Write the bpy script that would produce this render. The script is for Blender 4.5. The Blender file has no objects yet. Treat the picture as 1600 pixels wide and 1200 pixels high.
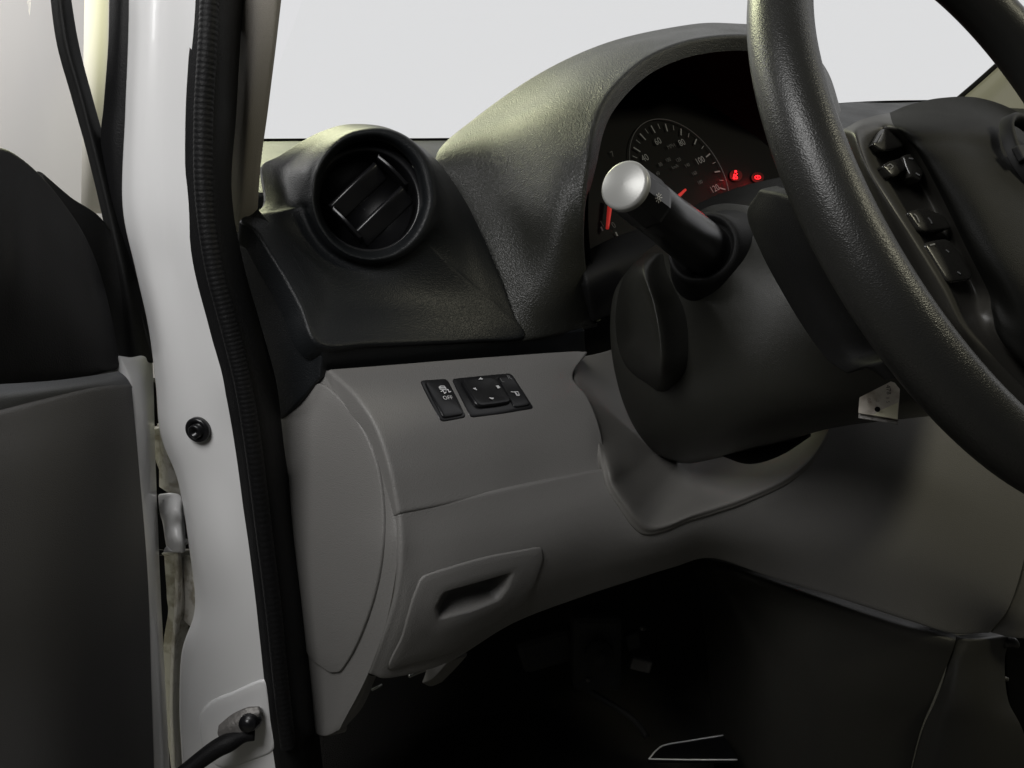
import bpy, math, random
import numpy as np
from mathutils import Vector, Matrix
from mathutils.bvhtree import BVHTree
random.seed(4)
C = bpy.context.scene.collection
sc = bpy.context.scene

# ------------------------------------------------------------------ camera
F = 1250.0
PT = math.radians(19)
CAM = np.array([0.0, 0.0, 1.25])
RIGHT = np.array([1.0, 0, 0])
FWD = np.array([0, math.cos(PT), -math.sin(PT)])
UP = np.array([0, math.sin(PT), math.cos(PT)])
cd = bpy.data.cameras.new('camera')
cam = bpy.data.objects.new('camera', cd)
C.objects.link(cam)
cam.location = CAM
cam.rotation_euler = (math.pi / 2 - PT, 0, 0)
cd.sensor_width = 36
cd.lens = 36 * F / 1600
cd.clip_start = 0.02
cd.clip_end = 100
sc.camera = cam

def at(px, py, d):
    return CAM + d * (RIGHT * (px - 800) / F + UP * (600 - py) / F + FWD)
def ray(px, py):
    v = RIGHT * (px - 800) / F + UP * (600 - py) / F + FWD
    return v / np.linalg.norm(v)
def c2w(v):
    return RIGHT * v[0] + UP * v[1] + FWD * v[2]
def nrm(v):
    v = np.asarray(v, float)
    return v / max(1e-12, np.linalg.norm(v))

# car axes: right, forward
CX = np.array([.575, .818, 0.]); CY = np.array([-.818, .575, 0.])

# ------------------------------------------------------------------ materials
def mat(name, col, rough=.5, spec=.5, metal=0., emit=None, estr=0., grain=None, coat=0., mottle=0., dirt=None):
    m = bpy.data.materials.new(name); m.use_nodes = True
    nt = m.node_tree; b = nt.nodes['Principled BSDF']
    b.inputs['Base Color'].default_value = (*col, 1)
    b.inputs['Roughness'].default_value = rough
    b.inputs['Specular IOR Level'].default_value = spec
    b.inputs['Metallic'].default_value = metal
    b.inputs['Coat Weight'].default_value = coat
    if emit:
        b.inputs['Emission Color'].default_value = (*emit, 1)
        b.inputs['Emission Strength'].default_value = estr
    geo = nt.nodes.new('ShaderNodeNewGeometry')
    def noise(scale, detail=4):
        n = nt.nodes.new('ShaderNodeTexNoise'); n.inputs['Scale'].default_value = scale
        n.inputs['Detail'].default_value = detail
        nt.links.new(geo.outputs['Position'], n.inputs['Vector']); return n
    if grain:
        kind, scale, dist = grain
        if kind == 'leather':
            # warp the cells a little so the grain reads as pressed leather
            nz = noise(scale * .45, 3)
            mix = nt.nodes.new('ShaderNodeVectorMath'); mix.operation = 'MULTIPLY_ADD'
            nt.links.new(nz.outputs['Color'], mix.inputs[0])
            mix.inputs[1].default_value = (1.6 / scale,) * 3
            nt.links.new(geo.outputs['Position'], mix.inputs[2])
            mp = nt.nodes.new('ShaderNodeMapping'); mp.inputs['Scale'].default_value = (1, 1, 1.7)
            nt.links.new(mix.outputs[0], mp.inputs['Vector'])
            v = nt.nodes.new('ShaderNodeTexVoronoi'); v.feature = 'SMOOTH_F1'
            v.inputs['Scale'].default_value = scale
            nt.links.new(mp.outputs[0], v.inputs['Vector'])
            h = v.outputs['Distance']
        else:
            h = noise(scale, 3).outputs['Fac']
        bp = nt.nodes.new('ShaderNodeBump'); bp.inputs['Strength'].default_value = 1
        bp.inputs['Distance'].default_value = dist
        nt.links.new(h, bp.inputs['Height']); nt.links.new(bp.outputs[0], b.inputs['Normal'])
    if mottle:
        n = noise(14, 6)
        r = nt.nodes.new('ShaderNodeMapRange')
        r.inputs['From Min'].default_value = .3; r.inputs['From Max'].default_value = .7
        r.inputs['To Min'].default_value = max(.05, rough - mottle); r.inputs['To Max'].default_value = min(1, rough + mottle)
        nt.links.new(n.outputs['Fac'], r.inputs['Value']); nt.links.new(r.outputs[0], b.inputs['Roughness'])
    if dirt:
        dcol, thr, scale = dirt
        n = noise(scale, 8); n2 = noise(scale * .17, 3)
        mu = nt.nodes.new('ShaderNodeMath'); mu.operation = 'MULTIPLY'
        nt.links.new(n.outputs['Fac'], mu.inputs[0]); nt.links.new(n2.outputs['Fac'], mu.inputs[1])
        rp = nt.nodes.new('ShaderNodeValToRGB')
        rp.color_ramp.elements[0].position = thr; rp.color_ramp.elements[0].color = (*col, 1)
        rp.color_ramp.elements[1].position = thr + .1; rp.color_ramp.elements[1].color = (*dcol, 1)
        nt.links.new(mu.outputs[0], rp.inputs['Fac']); nt.links.new(rp.outputs['Color'], b.inputs['Base Color'])
    return m

M = {
    'black_dash': mat('black soft dash plastic', (.0085, .0097, .011), .44, .3, grain=('leather', 950, .00022), mottle=.06),
    'hood': mat('charcoal padded hood plastic', (.022, .0225, .019), .40, .5, grain=('leather', 900, .00046), mottle=.05),
    'grey': mat('mid grey dash plastic', (.200, .194, .186), .46, .45, grain=('leather', 1150, .00026), mottle=.06),
    'grey_dark': mat('grey dash surround plastic', (.165, .159, .148), .5, .4, grain=('fine', 2200, .0003), mottle=.05),
    'shroud': mat('charcoal column plastic', (.023, .023, .0195), .38, .45, grain=('fine', 2000, .0003), mottle=.06),
    'gloss_black': mat('black gloss plastic', (.008, .008, .009), .3, .5),
    'bracket': mat('dull dark bracket', (.045, .044, .042), .5, .4, grain=('fine', 400, .0006)),
    'matte_black': mat('black matte plastic', (.007, .007, .007), .6, .25, grain=('fine', 1500, .0003)),
    'deep_black': mat('black void plastic', (.003, .003, .003), .8, .1),
    'leather': mat('black moulded wheel rubber', (.020, .020, .0185), .38, .42, grain=('leather', 1200, .00015), mottle=.06),
    'hub': mat('black hub plastic', (.008, .008, .007), .62, .2, grain=('fine', 1800, .0003), mottle=.05),
    'spoke': mat('dark spoke plastic', (.040, .038, .033), .42, .45, mottle=.05),
    'white_paint': mat('white body paint', (.76, .757, .755), .28, .5, coat=.3, dirt=((.34, .31, .28), .425, 60)),
    'white_dirty': mat('white body paint with grime', (.60, .58, .53), .45, .4, dirt=((.36, .33, .27), .27, 120)),
    'rubber': mat('black rubber seal', (.006, .006, .0065), .55, .2, grain=('fine', 900, .0003)),
    'beige': mat('beige pillar trim', (.25, .232, .205), .6, .3, grain=('fine', 1500, .0003)),
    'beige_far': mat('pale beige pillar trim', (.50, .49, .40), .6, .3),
    'door_card': mat('charcoal door card', (.078, .076, .077), .7, .25, grain=('fine', 1800, .0005)),
    'door_cap': mat('blue grey door capping', (.080, .083, .090), .5, .4, grain=('fine', 1500, .0003)),
    'mirror_black': mat('black sail trim', (.006, .006, .007), .6, .18, grain=('fine', 1200, .0002)),
    'knob': mat('lit knob grey', (.34, .34, .325), .36, .5, .25, grain=('fine', 1500, .00004)),
    'lettering': mat('white lettering', (.75, .75, .75), .5, .3),
    'lettering_glint': mat('grey lettering and glints', (.22, .22, .22), .5, .3),
    'dial_mark': mat('dial markings', (.22, .22, .22), .6, .2, emit=(.8, .8, .78), estr=.03),
    'dial_faint': mat('faint dial markings', (.10, .10, .10), .6, .2, emit=(.8, .8, .78), estr=.010),
    'dial_face': mat('black dial face', (.004, .004, .0045), .6, .12),
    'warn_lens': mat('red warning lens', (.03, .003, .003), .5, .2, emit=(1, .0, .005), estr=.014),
    'needle': mat('red needle', (.75, .05, .04), .5, .3, emit=(1, .06, .05), estr=.22),
    'warn': mat('red warning lamp', (.5, .01, .01), .5, .2, emit=(1, .012, .018), estr=3.5),
    'paper': mat('worn white tag', (.62, .57, .50), .6, .3, dirt=((.35, .30, .24), .30, 90)),
    'ink': mat('black ink', (.02, .02, .02), .6, .2),
    'ink_faint': mat('faded ink', (.28, .24, .22), .6, .2),
    'metal': mat('bare steel', (.5, .5, .48), .35, .5, metal=1.),
    'steel_dull': mat('dull galvanised steel', (.22, .21, .20), .55, .4, metal=.6, grain=('fine', 300, .0008)),
    'edge': mat('pale metal shine', (.70, .70, .70), .3, .5),
    'carpet': mat('black carpet', (.050, .048, .045), .95, .1, grain=('fine', 700, .003)),
    'console': mat('charcoal console plastic', (.032, .031, .027), .36, .45, grain=('fine', 1800, .0003), mottle=.06),
    'wall': mat('white wall', (.74, .72, .71), .8, .1),
    'cream': mat('cream sheeting', (.80, .77, .70), .7, .2),
    'chrome': mat('dark chrome', (.010, .010, .010), .6, .25),
    'button': mat('satin button plastic', (.030, .029, .026), .24, .7),
}

# ------------------------------------------------------------------ object helpers
def link(name, verts, faces, m, parent=None, smooth=True):
    me = bpy.data.meshes.new(name)
    me.from_pydata([tuple(map(float, v)) for v in verts], [], [tuple(f) for f in faces])
    me.materials.append(M[m] if isinstance(m, str) else m)
    if smooth:
        for p in me.polygons: p.use_smooth = True
    me.update()
    o = bpy.data.objects.new(name, me); C.objects.link(o)
    if parent:
        o.parent = parent
        pm = parent_origin(parent)
        o.matrix_parent_inverse = Matrix.Translation(-Vector(pm))
    return o
def parent_origin(p):
    v = Vector((0, 0, 0))
    q = p
    if q.type == 'EMPTY': v = Vector(q.location)
    return v
def thing(name, label, cat, loc):
    o = bpy.data.objects.new(name, None); C.objects.link(o)
    o.location = tuple(map(float, loc)); o.empty_display_size = .05
    o['label'] = label; o['category'] = cat
    return o
def tag(o, label, cat):
    o['label'] = label; o['category'] = cat
    return o
def structure(o):
    o['kind'] = 'structure'; return o

def cr_axis(G, sub, closed=False):
    """Catmull-Rom resample along axis 0 of G (n, ..., 3)."""
    n = len(G); out = []
    segs = n if closed else n - 1
    for i in range(segs):
        if closed:
            p0, p1, p2, p3 = G[(i - 1) % n], G[i], G[(i + 1) % n], G[(i + 2) % n]
        else:
            p1, p2 = G[i], G[i + 1]
            p0 = G[i - 1] if i > 0 else 2 * p1 - p2
            p3 = G[i + 2] if i + 2 < n else 2 * p2 - p1
        for k in range(sub):
            t = k / sub
            out.append(.5 * (2 * p1 + (p2 - p0) * t + (2 * p0 - 5 * p1 + 4 * p2 - p3) * t * t + (3 * p1 - p0 - 3 * p2 + p3) * t ** 3))
    if not closed: out.append(G[-1])
    return np.array(out)

def grid_normals(G, closed=False):
    if closed:
        du = np.roll(G, -1, 0) - np.roll(G, 1, 0)
    else:
        du = np.gradient(G, axis=0)
    dv = np.gradient(G, axis=1)
    N = np.cross(du, dv)
    L = np.linalg.norm(N, axis=2, keepdims=True)
    N = N / np.maximum(L, 1e-12)
    # face the camera on the whole
    s = np.sum(N * (CAM - G))
    if s < 0: N = -N
    return N

def shell(name, G, m, parent=None, lip=.002, depth=.012, closed=False, lips='abcd'):
    """A moulded panel: surface G with rounded edges turned back all round (real thickness)."""
    N = grid_normals(G, closed)
    A = [math.radians(a) for a in (22, 45, 68, 90)]
    def ext(G, N, axis, end):
        Gs = np.swapaxes(G, 0, axis); Ns = np.swapaxes(N, 0, axis)
        if end: Gs = Gs[::-1]; Ns = Ns[::-1]
        t = Gs[0] - Gs[1]
        t = t - np.sum(t * Ns[0], -1, keepdims=True) * Ns[0]
        t /= np.maximum(np.linalg.norm(t, axis=-1, keepdims=True), 1e-9)
        rows = []; nr = []
        for a in A:
            rows.append(Gs[0] + lip * math.sin(a) * t - lip * (1 - math.cos(a)) * Ns[0]); nr.append(Ns[0])
        rows.append(rows[-1] - depth * Ns[0]); nr.append(Ns[0])
        Gs = np.concatenate([np.array(rows)[::-1], Gs]); Ns = np.concatenate([np.array(nr)[::-1], Ns])
        if end: Gs = Gs[::-1]; Ns = Ns[::-1]
        return np.swapaxes(Gs, 0, axis), np.swapaxes(Ns, 0, axis)
    if not closed:
        if 'a' in lips: G, N = ext(G, N, 0, False)
        if 'b' in lips: G, N = ext(G, N, 0, True)
    if 'c' in lips: G, N = ext(G, N, 1, False)
    if 'd' in lips: G, N = ext(G, N, 1, True)
    return sheet(name, G, m, parent, closed, N)

def sheet(name, G, m, parent=None, closed=False, N=None):
    n, k = G.shape[:2]
    V = G.reshape(-1, 3); Fc = []
    for i in range(n if closed else n - 1):
        a = i * k; b = ((i + 1) % n) * k
        for j in range(k - 1): Fc.append((a + j, a + j + 1, b + j + 1, b + j))
    # orient towards the camera side
    if N is None: N = grid_normals(G, closed)
    i, j = n // 2, k // 2
    s = 0
    for (i, j) in ((n // 2, k // 2), (n // 3, k // 2), (n // 2, k // 3), (2 * n // 3, k // 2), (n // 2, 2 * k // 3)):
        fn = np.cross(G[(i + 1) % n, j] - G[i, j], G[i, min(j + 1, k - 1)] - G[i, j])
        s += np.sign(np.dot(fn, N[i, j]))
    if s > 0: Fc = [f[::-1] for f in Fc]
    return link(name, V, Fc, m, parent)

def P3(rows):
    return np.array([[at(*p) for p in r] for r in rows])
def resample(G, su, sv, closed=False):
    G = cr_axis(G, su, closed)
    return np.swapaxes(cr_axis(np.swapaxes(G, 0, 1), sv), 0, 1)
def panel(name, rows, m, parent=None, su=8, sv=8, closed=False, fn=P3, **kw):
    return shell(name, resample(fn(rows), su, sv, closed), m, parent, closed=closed, **kw)

def bvh_of(*objs):
    V = []; Fc = []
    for o in objs:
        b = len(V)
        V += [tuple(v.co) for v in o.data.vertices]
        Fc += [tuple(i + b for i in p.vertices) for p in o.data.polygons]
    return BVHTree.FromPolygons(V, Fc)
def hit(bv, px, py):
    r = bv.ray_cast(Vector(CAM), Vector(ray(px, py)))
    if r[0] is None:
        q = CAM + .6 * ray(px, py)
        r = bv.find_nearest(Vector(q))
        t = np.array(r[0]); d = np.dot(t - CAM, FWD)
        return at(px, py, d), nrm(CAM - t)
    n = np.array(r[1])
    if np.dot(n, CAM - np.array(r[0])) < 0: n = -n
    return np.array(r[0]), n

def smooth_loop(pts, sub=6):
    P = np.array(pts, float)
    return cr_axis(P, sub, True)
def round_loop(pts, r=.18, sub=5):
    """polygon with softly rounded corners"""
    P = np.array(pts, float); n = len(P); out = []
    for i in range(n):
        a, b, c = P[i - 1], P[i], P[(i + 1) % n]
        la, lc = np.linalg.norm(a - b), np.linalg.norm(c - b)
        q = min(la, lc) * r if r < 1 else min(r, .45 * la, .45 * lc)
        s = b + (a - b) / la * q; e = b + (c - b) / lc * q
        for k in range(sub + 1):
            t = k / sub
            out.append((1 - t) ** 2 * s + 2 * t * (1 - t) * b + t * t * e)
    return np.array(out)
def densify(L, step=4):
    out = []
    n = len(L)
    for i in range(n):
        a, b = L[i], L[(i + 1) % n]
        k = max(1, int(np.linalg.norm(b - a) / step))
        for j in range(k): out.append(a + (b - a) * j / k)
    return np.array(out)
def inside(poly, x, y):
    c = False; n = len(poly)
    for i in range(n):
        x1, y1 = poly[i]; x2, y2 = poly[i - 1]
        if (y1 > y) != (y2 > y) and x < (x2 - x1) * (y - y1) / (y2 - y1) + x1: c = not c
    return c
def topx(p):
    v = np.asarray(p) - CAM; d = np.dot(v, FWD)
    return 800 + F * np.dot(v, RIGHT) / d, 600 - F * np.dot(v, UP) / d
def cut(o, poly):
    """open a hole in a panel where a recess goes in"""
    import bmesh
    bm = bmesh.new(); bm.from_mesh(o.data)
    kill = []
    for f in bm.faces:
        if all(inside(poly, *topx(v.co)) for v in f.verts): kill.append(f)
    bmesh.ops.delete(bm, geom=kill, context='FACES')
    bm.to_mesh(o.data); bm.free()

def decal(name, bv, loop, m, parent=None, lift=.001, lip=.0006, depth=.004, crown=0., center=None, rings=7):
    """a part moulded on a surface: follows it, stands lift proud, rounded edge"""
    L = densify(np.asarray(loop, float)); c = L.mean(0) if center is None else np.array(center, float)
    rows = []
    for p in L:
        r = []
        for k in range(rings):
            t = .002 + .998 * k / (rings - 1)
            q = c + (p - c) * t
            h, n = hit(bv, *q)
            r.append(h + n * (lift + crown * (1 - t * t)))
        rows.append(r)
    return shell(name, np.array(rows), m, parent, lip=lip, depth=depth, closed=True, lips='d')

def tube(name, pts, r, m, parent=None, seg=10, sub=6, caps=True, ref=None, closed=False):
    P = cr_axis(np.array(pts, float), sub, closed) if len(pts) > 2 or closed else np.array(pts, float)
    R = np.array(r, float) * np.ones(len(pts)) if np.isscalar(r) else np.array(r, float)
    if len(pts) > 2 or closed: R = cr_axis(R[:, None], sub, closed)[:, 0]
    T = (np.roll(P, -1, 0) - np.roll(P, 1, 0)) if closed else np.gradient(P, axis=0)
    V = []; Fc = []; n = len(P)
    u = np.array(ref if ref is not None else [.31, .2, .93], float)
    for i in range(n):
        t = nrm(T[i]); u = nrm(u - np.dot(u, t) * t); w = np.cross(t, u)
        for k in range(seg):
            a = 2 * math.pi * k / seg
            V.append(P[i] + R[i] * (math.cos(a) * u + math.sin(a) * w))
    for i in range(n if closed else n - 1):
        j = (i + 1) % n
        for k in range(seg):
            k2 = (k + 1) % seg
            Fc.append((i * seg + k, i * seg + k2, j * seg + k2, j * seg + k))
    if caps and not closed:
        Fc.append(tuple(range(seg))[::-1]); Fc.append(tuple((n - 1) * seg + k for k in range(seg)))
    return link(name, V, Fc, m, parent)

def lathe(name, c, axis, prof, m, parent=None, seg=48, u=None, smooth=True):
    """prof: (radius, height along axis) list"""
    a = nrm(axis); u = nrm(np.cross(a, [.2, .1, .97]) if u is None else u - np.dot(u, a) * a); w = np.cross(a, u)
    V = []; Fc = []
    for (r, h) in prof:
        for k in range(seg):
            t = 2 * math.pi * k / seg
            V.append(np.array(c) + a * h + r * (math.cos(t) * u + math.sin(t) * w))
    for i in range(len(prof) - 1):
        for k in range(seg):
            k2 = (k + 1) % seg
            Fc.append((i * seg + k, i * seg + k2, (i + 1) * seg + k2, (i + 1) * seg + k))
    if prof[0][0] > 1e-6 and False: pass
    return link(name, V, Fc, m, parent, smooth)

def box(name, c, ax, ay, az, m, parent=None, bev=.001):
    """bevelled box with half-axes ax, ay, az"""
    import bmesh
    bm = bmesh.new()
    vs = [bm.verts.new(tuple(np.array(c) + sx * np.array(ax) + sy * np.array(ay) + sz * np.array(az)))
          for sx in (-1, 1) for sy in (-1, 1) for sz in (-1, 1)]
    for f in ((0, 1, 3, 2), (4, 6, 7, 5), (0, 4, 5, 1), (2, 3, 7, 6), (0, 2, 6, 4), (1, 5, 7, 3)):
        bm.faces.new([vs[i] for i in f])
    bmesh.ops.recalc_face_normals(bm, faces=bm.faces)
    if bev: bmesh.ops.bevel(bm, geom=list(bm.edges), offset=bev, segments=2, affect='EDGES', profile=.5)
    me = bpy.data.meshes.new(name); bm.to_mesh(me); bm.free()
    me.materials.append(M[m])
    o = bpy.data.objects.new(name, me); C.objects.link(o)
    if parent:
        o.parent = parent; o.matrix_parent_inverse = Matrix.Translation(-parent_origin(parent))
    return o

def text_geo(s, spacing=1.0):
    cu = bpy.data.curves.new('t', 'FONT'); cu.body = s; cu.align_x = 'CENTER'; cu.align_y = 'CENTER'
    cu.size = 1; cu.space_character = spacing; cu.resolution_u = 3
    o = bpy.data.objects.new('t', cu); C.objects.link(o)
    dg = bpy.context.evaluated_depsgraph_get(); dg.update()
    me = bpy.data.meshes.new_from_object(o.evaluated_get(dg))
    V = np.array([v.co[:] for v in me.vertices]); Fc = [tuple(p.vertices) for p in me.polygons]
    bpy.data.objects.remove(o); bpy.data.curves.remove(cu); bpy.data.meshes.remove(me)
    return V, Fc
def lettering(name, items, m, parent=None):
    """items: (string, origin, U, V): one mesh of printed characters; U,V = world vectors of one em"""
    VV = []; FF = []
    for s, O, U, V_ in items:
        v, f = text_geo(s); b = len(VV)
        for q in v: VV.append(np.array(O) + q[0] * np.array(U) + q[1] * np.array(V_))
        FF += [tuple(i + b for i in t) for t in f]
    return link(name, VV, FF, m, parent, smooth=False)
def polys(name, loops, m, parent=None):
    VV = []; FF = []
    for L in loops:
        b = len(VV); VV += list(L); FF.append(tuple(range(b, b + len(L))))
    return link(name, VV, FF, m, parent, smooth=False)

# ================================================================== OUTSIDE
# glowing grey sheet added for the blank view beyond the windscreen
sk = bpy.data.materials.new('pale grey backdrop'); sk.use_nodes = True
nt = sk.node_tree; nt.nodes.clear()
em = nt.nodes.new('ShaderNodeEmission'); em.inputs[0].default_value = (.985, .985, 1.0, 1); em.inputs[1].default_value = .745
ou = nt.nodes.new('ShaderNodeOutputMaterial'); nt.links.new(em.outputs[0], ou.inputs[0])
rows = []
for i in range(9):
    el = math.radians(-22 + 9 * i); r = []
    for j in range(13):
        az = math.radians(-26 + 7.5 * j)
        r.append(CAM + 9 * np.array([math.sin(az) * math.cos(el), math.cos(az) * math.cos(el), math.sin(el)]))
    rows.append(r)
structure(sheet('backdrop', np.array(rows), sk))

structure(sheet('floor', np.array([[CAM * [1, 1, 0] + np.array([x, y, .42]) for x in np.linspace(-.6, 2.2, 15)] for y in np.linspace(.2, 2.6, 15)]), 'carpet'))
structure(sheet('ground', np.array([[np.array([x, y, 0.]) for x in np.linspace(-12, 12, 9)] for y in np.linspace(-6, 12, 9)]), mat('dusty concrete', (.30, .29, .27), .9, .1, grain=('fine', 30, .004))))

wl = box('wall', at(-150, 300, 2.6), (.83, 0, 0), (0, .04, 0), (0, 0, 2.0), 'wall', None, .005)
wl.location = (0, 0, 0)
tag(wl, 'plain white wall seen through the glass of the open door', 'wall')
po = tube('post', [at(152, -60, 2.2), at(146, 330, 2.2)], .03, 'cream', None, seg=20)
tag(po, 'cream post standing in the narrow gap beside the open door frame', 'post')

# ================================================================== OPEN DOOR
door = thing('car_door', 'open white front door with charcoal card and black sail trim, at far left', 'car door', at(245, 900, .55))
panel('door_card', [
    [(-60, 668, .40), (60, 634, .44), (150, 612, .485), (205, 606, .525)],
    [(-60, 760, .40), (70, 740, .44), (160, 722, .488), (215, 715, .53)],
    [(-60, 920, .41), (75, 910, .45), (170, 905, .50), (230, 900, .545)],
    [(-60, 1080, .43), (80, 1080, .47), (178, 1080, .52), (236, 1080, .565)],
    [(-60, 1260, .45), (85, 1260, .49), (185, 1260, .54), (242, 1260, .59)]], 'door_card', door, lip=.003)
panel('door_capping', [
    [(-60, 604, .41), (60, 597, .45), (130, 590, .483), (186, 581, .52)],
    [(-60, 625, .402), (60, 612, .442), (140, 600, .482), (197, 590, .522)],
    [(-60, 664, .404), (60, 631, .444), (150, 609, .488), (206, 604, .528)]], 'door_cap', door, lip=.0015)
panel('sail_trim', [
    [(-60, 232, .42), (-60, 330, .41), (-60, 450, .405), (-60, 603, .42)],
    [(0, 235, .445), (0, 330, .43), (0, 450, .425), (0, 598, .44)],
    [(32, 250, .455), (30, 340, .44), (30, 450, .435), (30, 596, .452)],
    [(68, 282, .47), (64, 360, .458), (64, 470, .452), (64, 594, .466)],
    [(103, 325, .487), (98, 400, .475), (98, 490, .47), (100, 590, .482)],
    [(133, 372, .50), (128, 430, .492), (128, 510, .487), (132, 586, .496)],
    [(157, 430, .515), (152, 470, .505), (152, 530, .502), (156, 578, .508)],
    [(175, 500, .525), (173, 520, .52), (173, 545, .518), (174, 572, .52)],
    [(187, 566, .532), (186, 567, .531), (186, 568, .53), (186, 570, .53)]], 'mirror_black', door, lip=.004)
panel('quarter_panel', [
    [(70, 276, .50), (72, 400, .505), (74, 575, .515)],
    [(112, 312, .517), (114, 430, .522), (116, 575, .53)],
    [(165, 352, .54), (167, 450, .545), (168, 572, .552)],
    [(205, 440, .553), (206, 500, .556), (206, 568, .56)],
    [(240, 558, .566), (240, 560, .567), (240, 563, .568)]], 'matte_black', door, lip=.002)
panel('window_frame', [
    [(74, -60, .515), (88, -60, .512), (102, -60, .52)],
    [(88, 60, .522), (103, 60, .518), (120, 60, .527)],
    [(112, 150, .53), (127, 150, .525), (143, 150, .535)],
    [(137, 240, .537), (150, 240, .532), (168, 240, .543)],
    [(163, 350, .546), (176, 350, .541), (196, 350, .552)],
    [(182, 450, .553), (198, 450, .548), (220, 450, .56)],
    [(186, 566, .562), (212, 564, .558), (243, 560, .568)]], 'matte_black', door, lip=.003)
gl = bpy.data.materials.new('clear glass'); gl.use_nodes = True
nt = gl.node_tree; nt.nodes.clear()
tr = nt.nodes.new('ShaderNodeBsdfTransparent'); tr.inputs[0].default_value = (.985, .99, .985, 1)
gs = nt.nodes.new('ShaderNodeBsdfGlossy'); gs.inputs['Roughness'].default_value = .02
mx = nt.nodes.new('ShaderNodeMixShader'); mx.inputs[0].default_value = .008
ou = nt.nodes.new('ShaderNodeOutputMaterial')
nt.links.new(tr.outputs[0], mx.inputs[1]); nt.links.new(gs.outputs[0], mx.inputs[2]); nt.links.new(mx.outputs[0], ou.inputs[0])
M['glass'] = gl
sheet('window_glass', resample(P3([
    [(-120, -60, .47), (20, -60, .49), (85, -60, .512)],
    [(-120, 150, .475), (40, 150, .50), (118, 150, .527)],
    [(-120, 400, .49), (60, 400, .515), (170, 400, .55)]]), 4, 4), 'glass', door)
panel('door_edge', [
    [(190, 560, .532), (214, 563, .55), (237, 558, .57)],
    [(209, 610, .535), (225, 610, .55), (240, 610, .572)],
    [(218, 720, .54), (232, 720, .553), (243, 720, .575)],
    [(233, 900, .555), (243, 900, .566), (250, 900, .585)],
    [(239, 1080, .575), (250, 1080, .585), (259, 1080, .605)],
    [(244, 1260, .60), (257, 1260, .61), (268, 1260, .63)]], 'white_paint', door, lip=.003, depth=.03)

# ================================================================== BODY: PILLAR, SEAL, TRIM
body = thing('car_bodyshell', 'white painted door pillar with black ribbed seal between the open door and dashboard', 'car pillar', at(350, 1200, .66))
pil = panel('pillar', [
    [(203, -60, .50), (225, -60, .487), (262, -60, .484), (305, -60, .472)],
    [(201, 60, .505), (222, 60, .492), (258, 60, .489), (300, 60, .477)],
    [(196, 180, .512), (216, 180, .498), (254, 180, .495), (296, 180, .485)],
    [(192, 320, .522), (215, 320, .506), (255, 320, .502), (297, 320, .494)],
    [(212, 420, .532), (234, 420, .516), (270, 420, .512), (310, 420, .502)],
    [(232, 510, .542), (252, 510, .526), (290, 510, .52), (330, 510, .512)],
    [(244, 600, .550), (266, 600, .536), (306, 600, .53), (350, 600, .522)],
    [(252, 680, .556), (275, 680, .545), (318, 680, .54), (368, 680, .535)],
    [(280, 755, .563), (297, 755, .555), (335, 755, .55), (380, 760, .545)],
    [(297, 860, .575), (312, 860, .567), (350, 860, .56), (394, 860, .558)],
    [(306, 950, .586), (322, 950, .58), (358, 950, .574), (404, 950, .57)],
    [(287, 1020, .592), (308, 1020, .588), (355, 1020, .584), (412, 1020, .581)],
    [(283, 1110, .605), (305, 1110, .60), (358, 1110, .597), (420, 1110, .593)],
    [(288, 1180, .614), (310, 1180, .612), (365, 1180, .606), (432, 1180, .602)],
    [(292, 1270, .628), (315, 1270, .625), (370, 1270, .62), (440, 1270, .616)]], 'white_paint', body, lip=.004, depth=.010)
bp = bvh_of(pil)
# raised pressing above the check strap
decal('pressing', bp, smooth_loop([(318, 1120), (335, 1098), (365, 1085), (395, 1070), (412, 1066), (417, 1085), (420, 1125), (425, 1165), (400, 1180), (350, 1195), (322, 1170)], 4), 'white_paint', body, lift=.0016, lip=.0030, depth=.0, rings=6)
# seal flange and ribbed bulb
panel('seal_flange', [
    [(300, -60, .474), (322, -60, .468), (340, -60, .468), (360, -60, .480), (385, -60, .50)],
    [(297, 60, .478), (320, 60, .472), (336, 60, .472), (356, 60, .484), (376, 60, .51)],
    [(291, 180, .485), (312, 180, .48), (330, 180, .48), (350, 180, .492), (369, 180, .52)],
    [(291, 300, .494), (311, 300, .487), (330, 300, .487), (346, 300, .50), (362, 300, .53)],
    [(302, 410, .502), (322, 410, .495), (342, 410, .495), (362, 410, .51), (380, 410, .55)],
    [(327, 510, .512), (345, 510, .506), (366, 510, .506), (388, 510, .52), (408, 510, .56)],
    [(350, 600, .522), (366, 600, .516), (388, 600, .516), (410, 600, .528), (432, 600, .56)],
    [(368, 700, .535), (384, 700, .528), (403, 700, .528), (424, 700, .54), (444, 700, .57)],
    [(384, 820, .553), (398, 820, .546), (418, 820, .546), (440, 820, .558), (462, 820, .59)],
    [(401, 950, .57), (414, 950, .564), (434, 950, .564), (458, 950, .578), (482, 950, .61)],
    [(413, 1060, .586), (426, 1060, .58), (444, 1060, .58), (468, 1060, .594), (492, 1060, .63)],
    [(423, 1160, .60), (437, 1160, .595), (455, 1160, .595), (478, 1160, .61), (500, 1160, .65)],
    [(437, 1260, .615), (450, 1260, .61), (468, 1260, .61), (490, 1260, .625), (512, 1260, .665)]], 'rubber', body, lip=.002)
path = [(330, -60, .468), (325, 60, .472), (318, 180, .479), (319, 300, .486), (333, 410, .494), (358, 510, .504), (380, 600, .514), (396, 700, .526), (411, 820, .544), (427, 950, .562), (438, 1060, .578), (450, 1165, .592)]
P = cr_axis(np.array([at(*p) for p in path]), 60)
Rr = np.array([.0054 + .00028 * (abs(math.sin(i * math.pi / 4.5))) for i in range(len(P))])
V = []; Fc = []; u = np.array([1., 0, 0]); seg = 14
T = np.gradient(P, axis=0)
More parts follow.
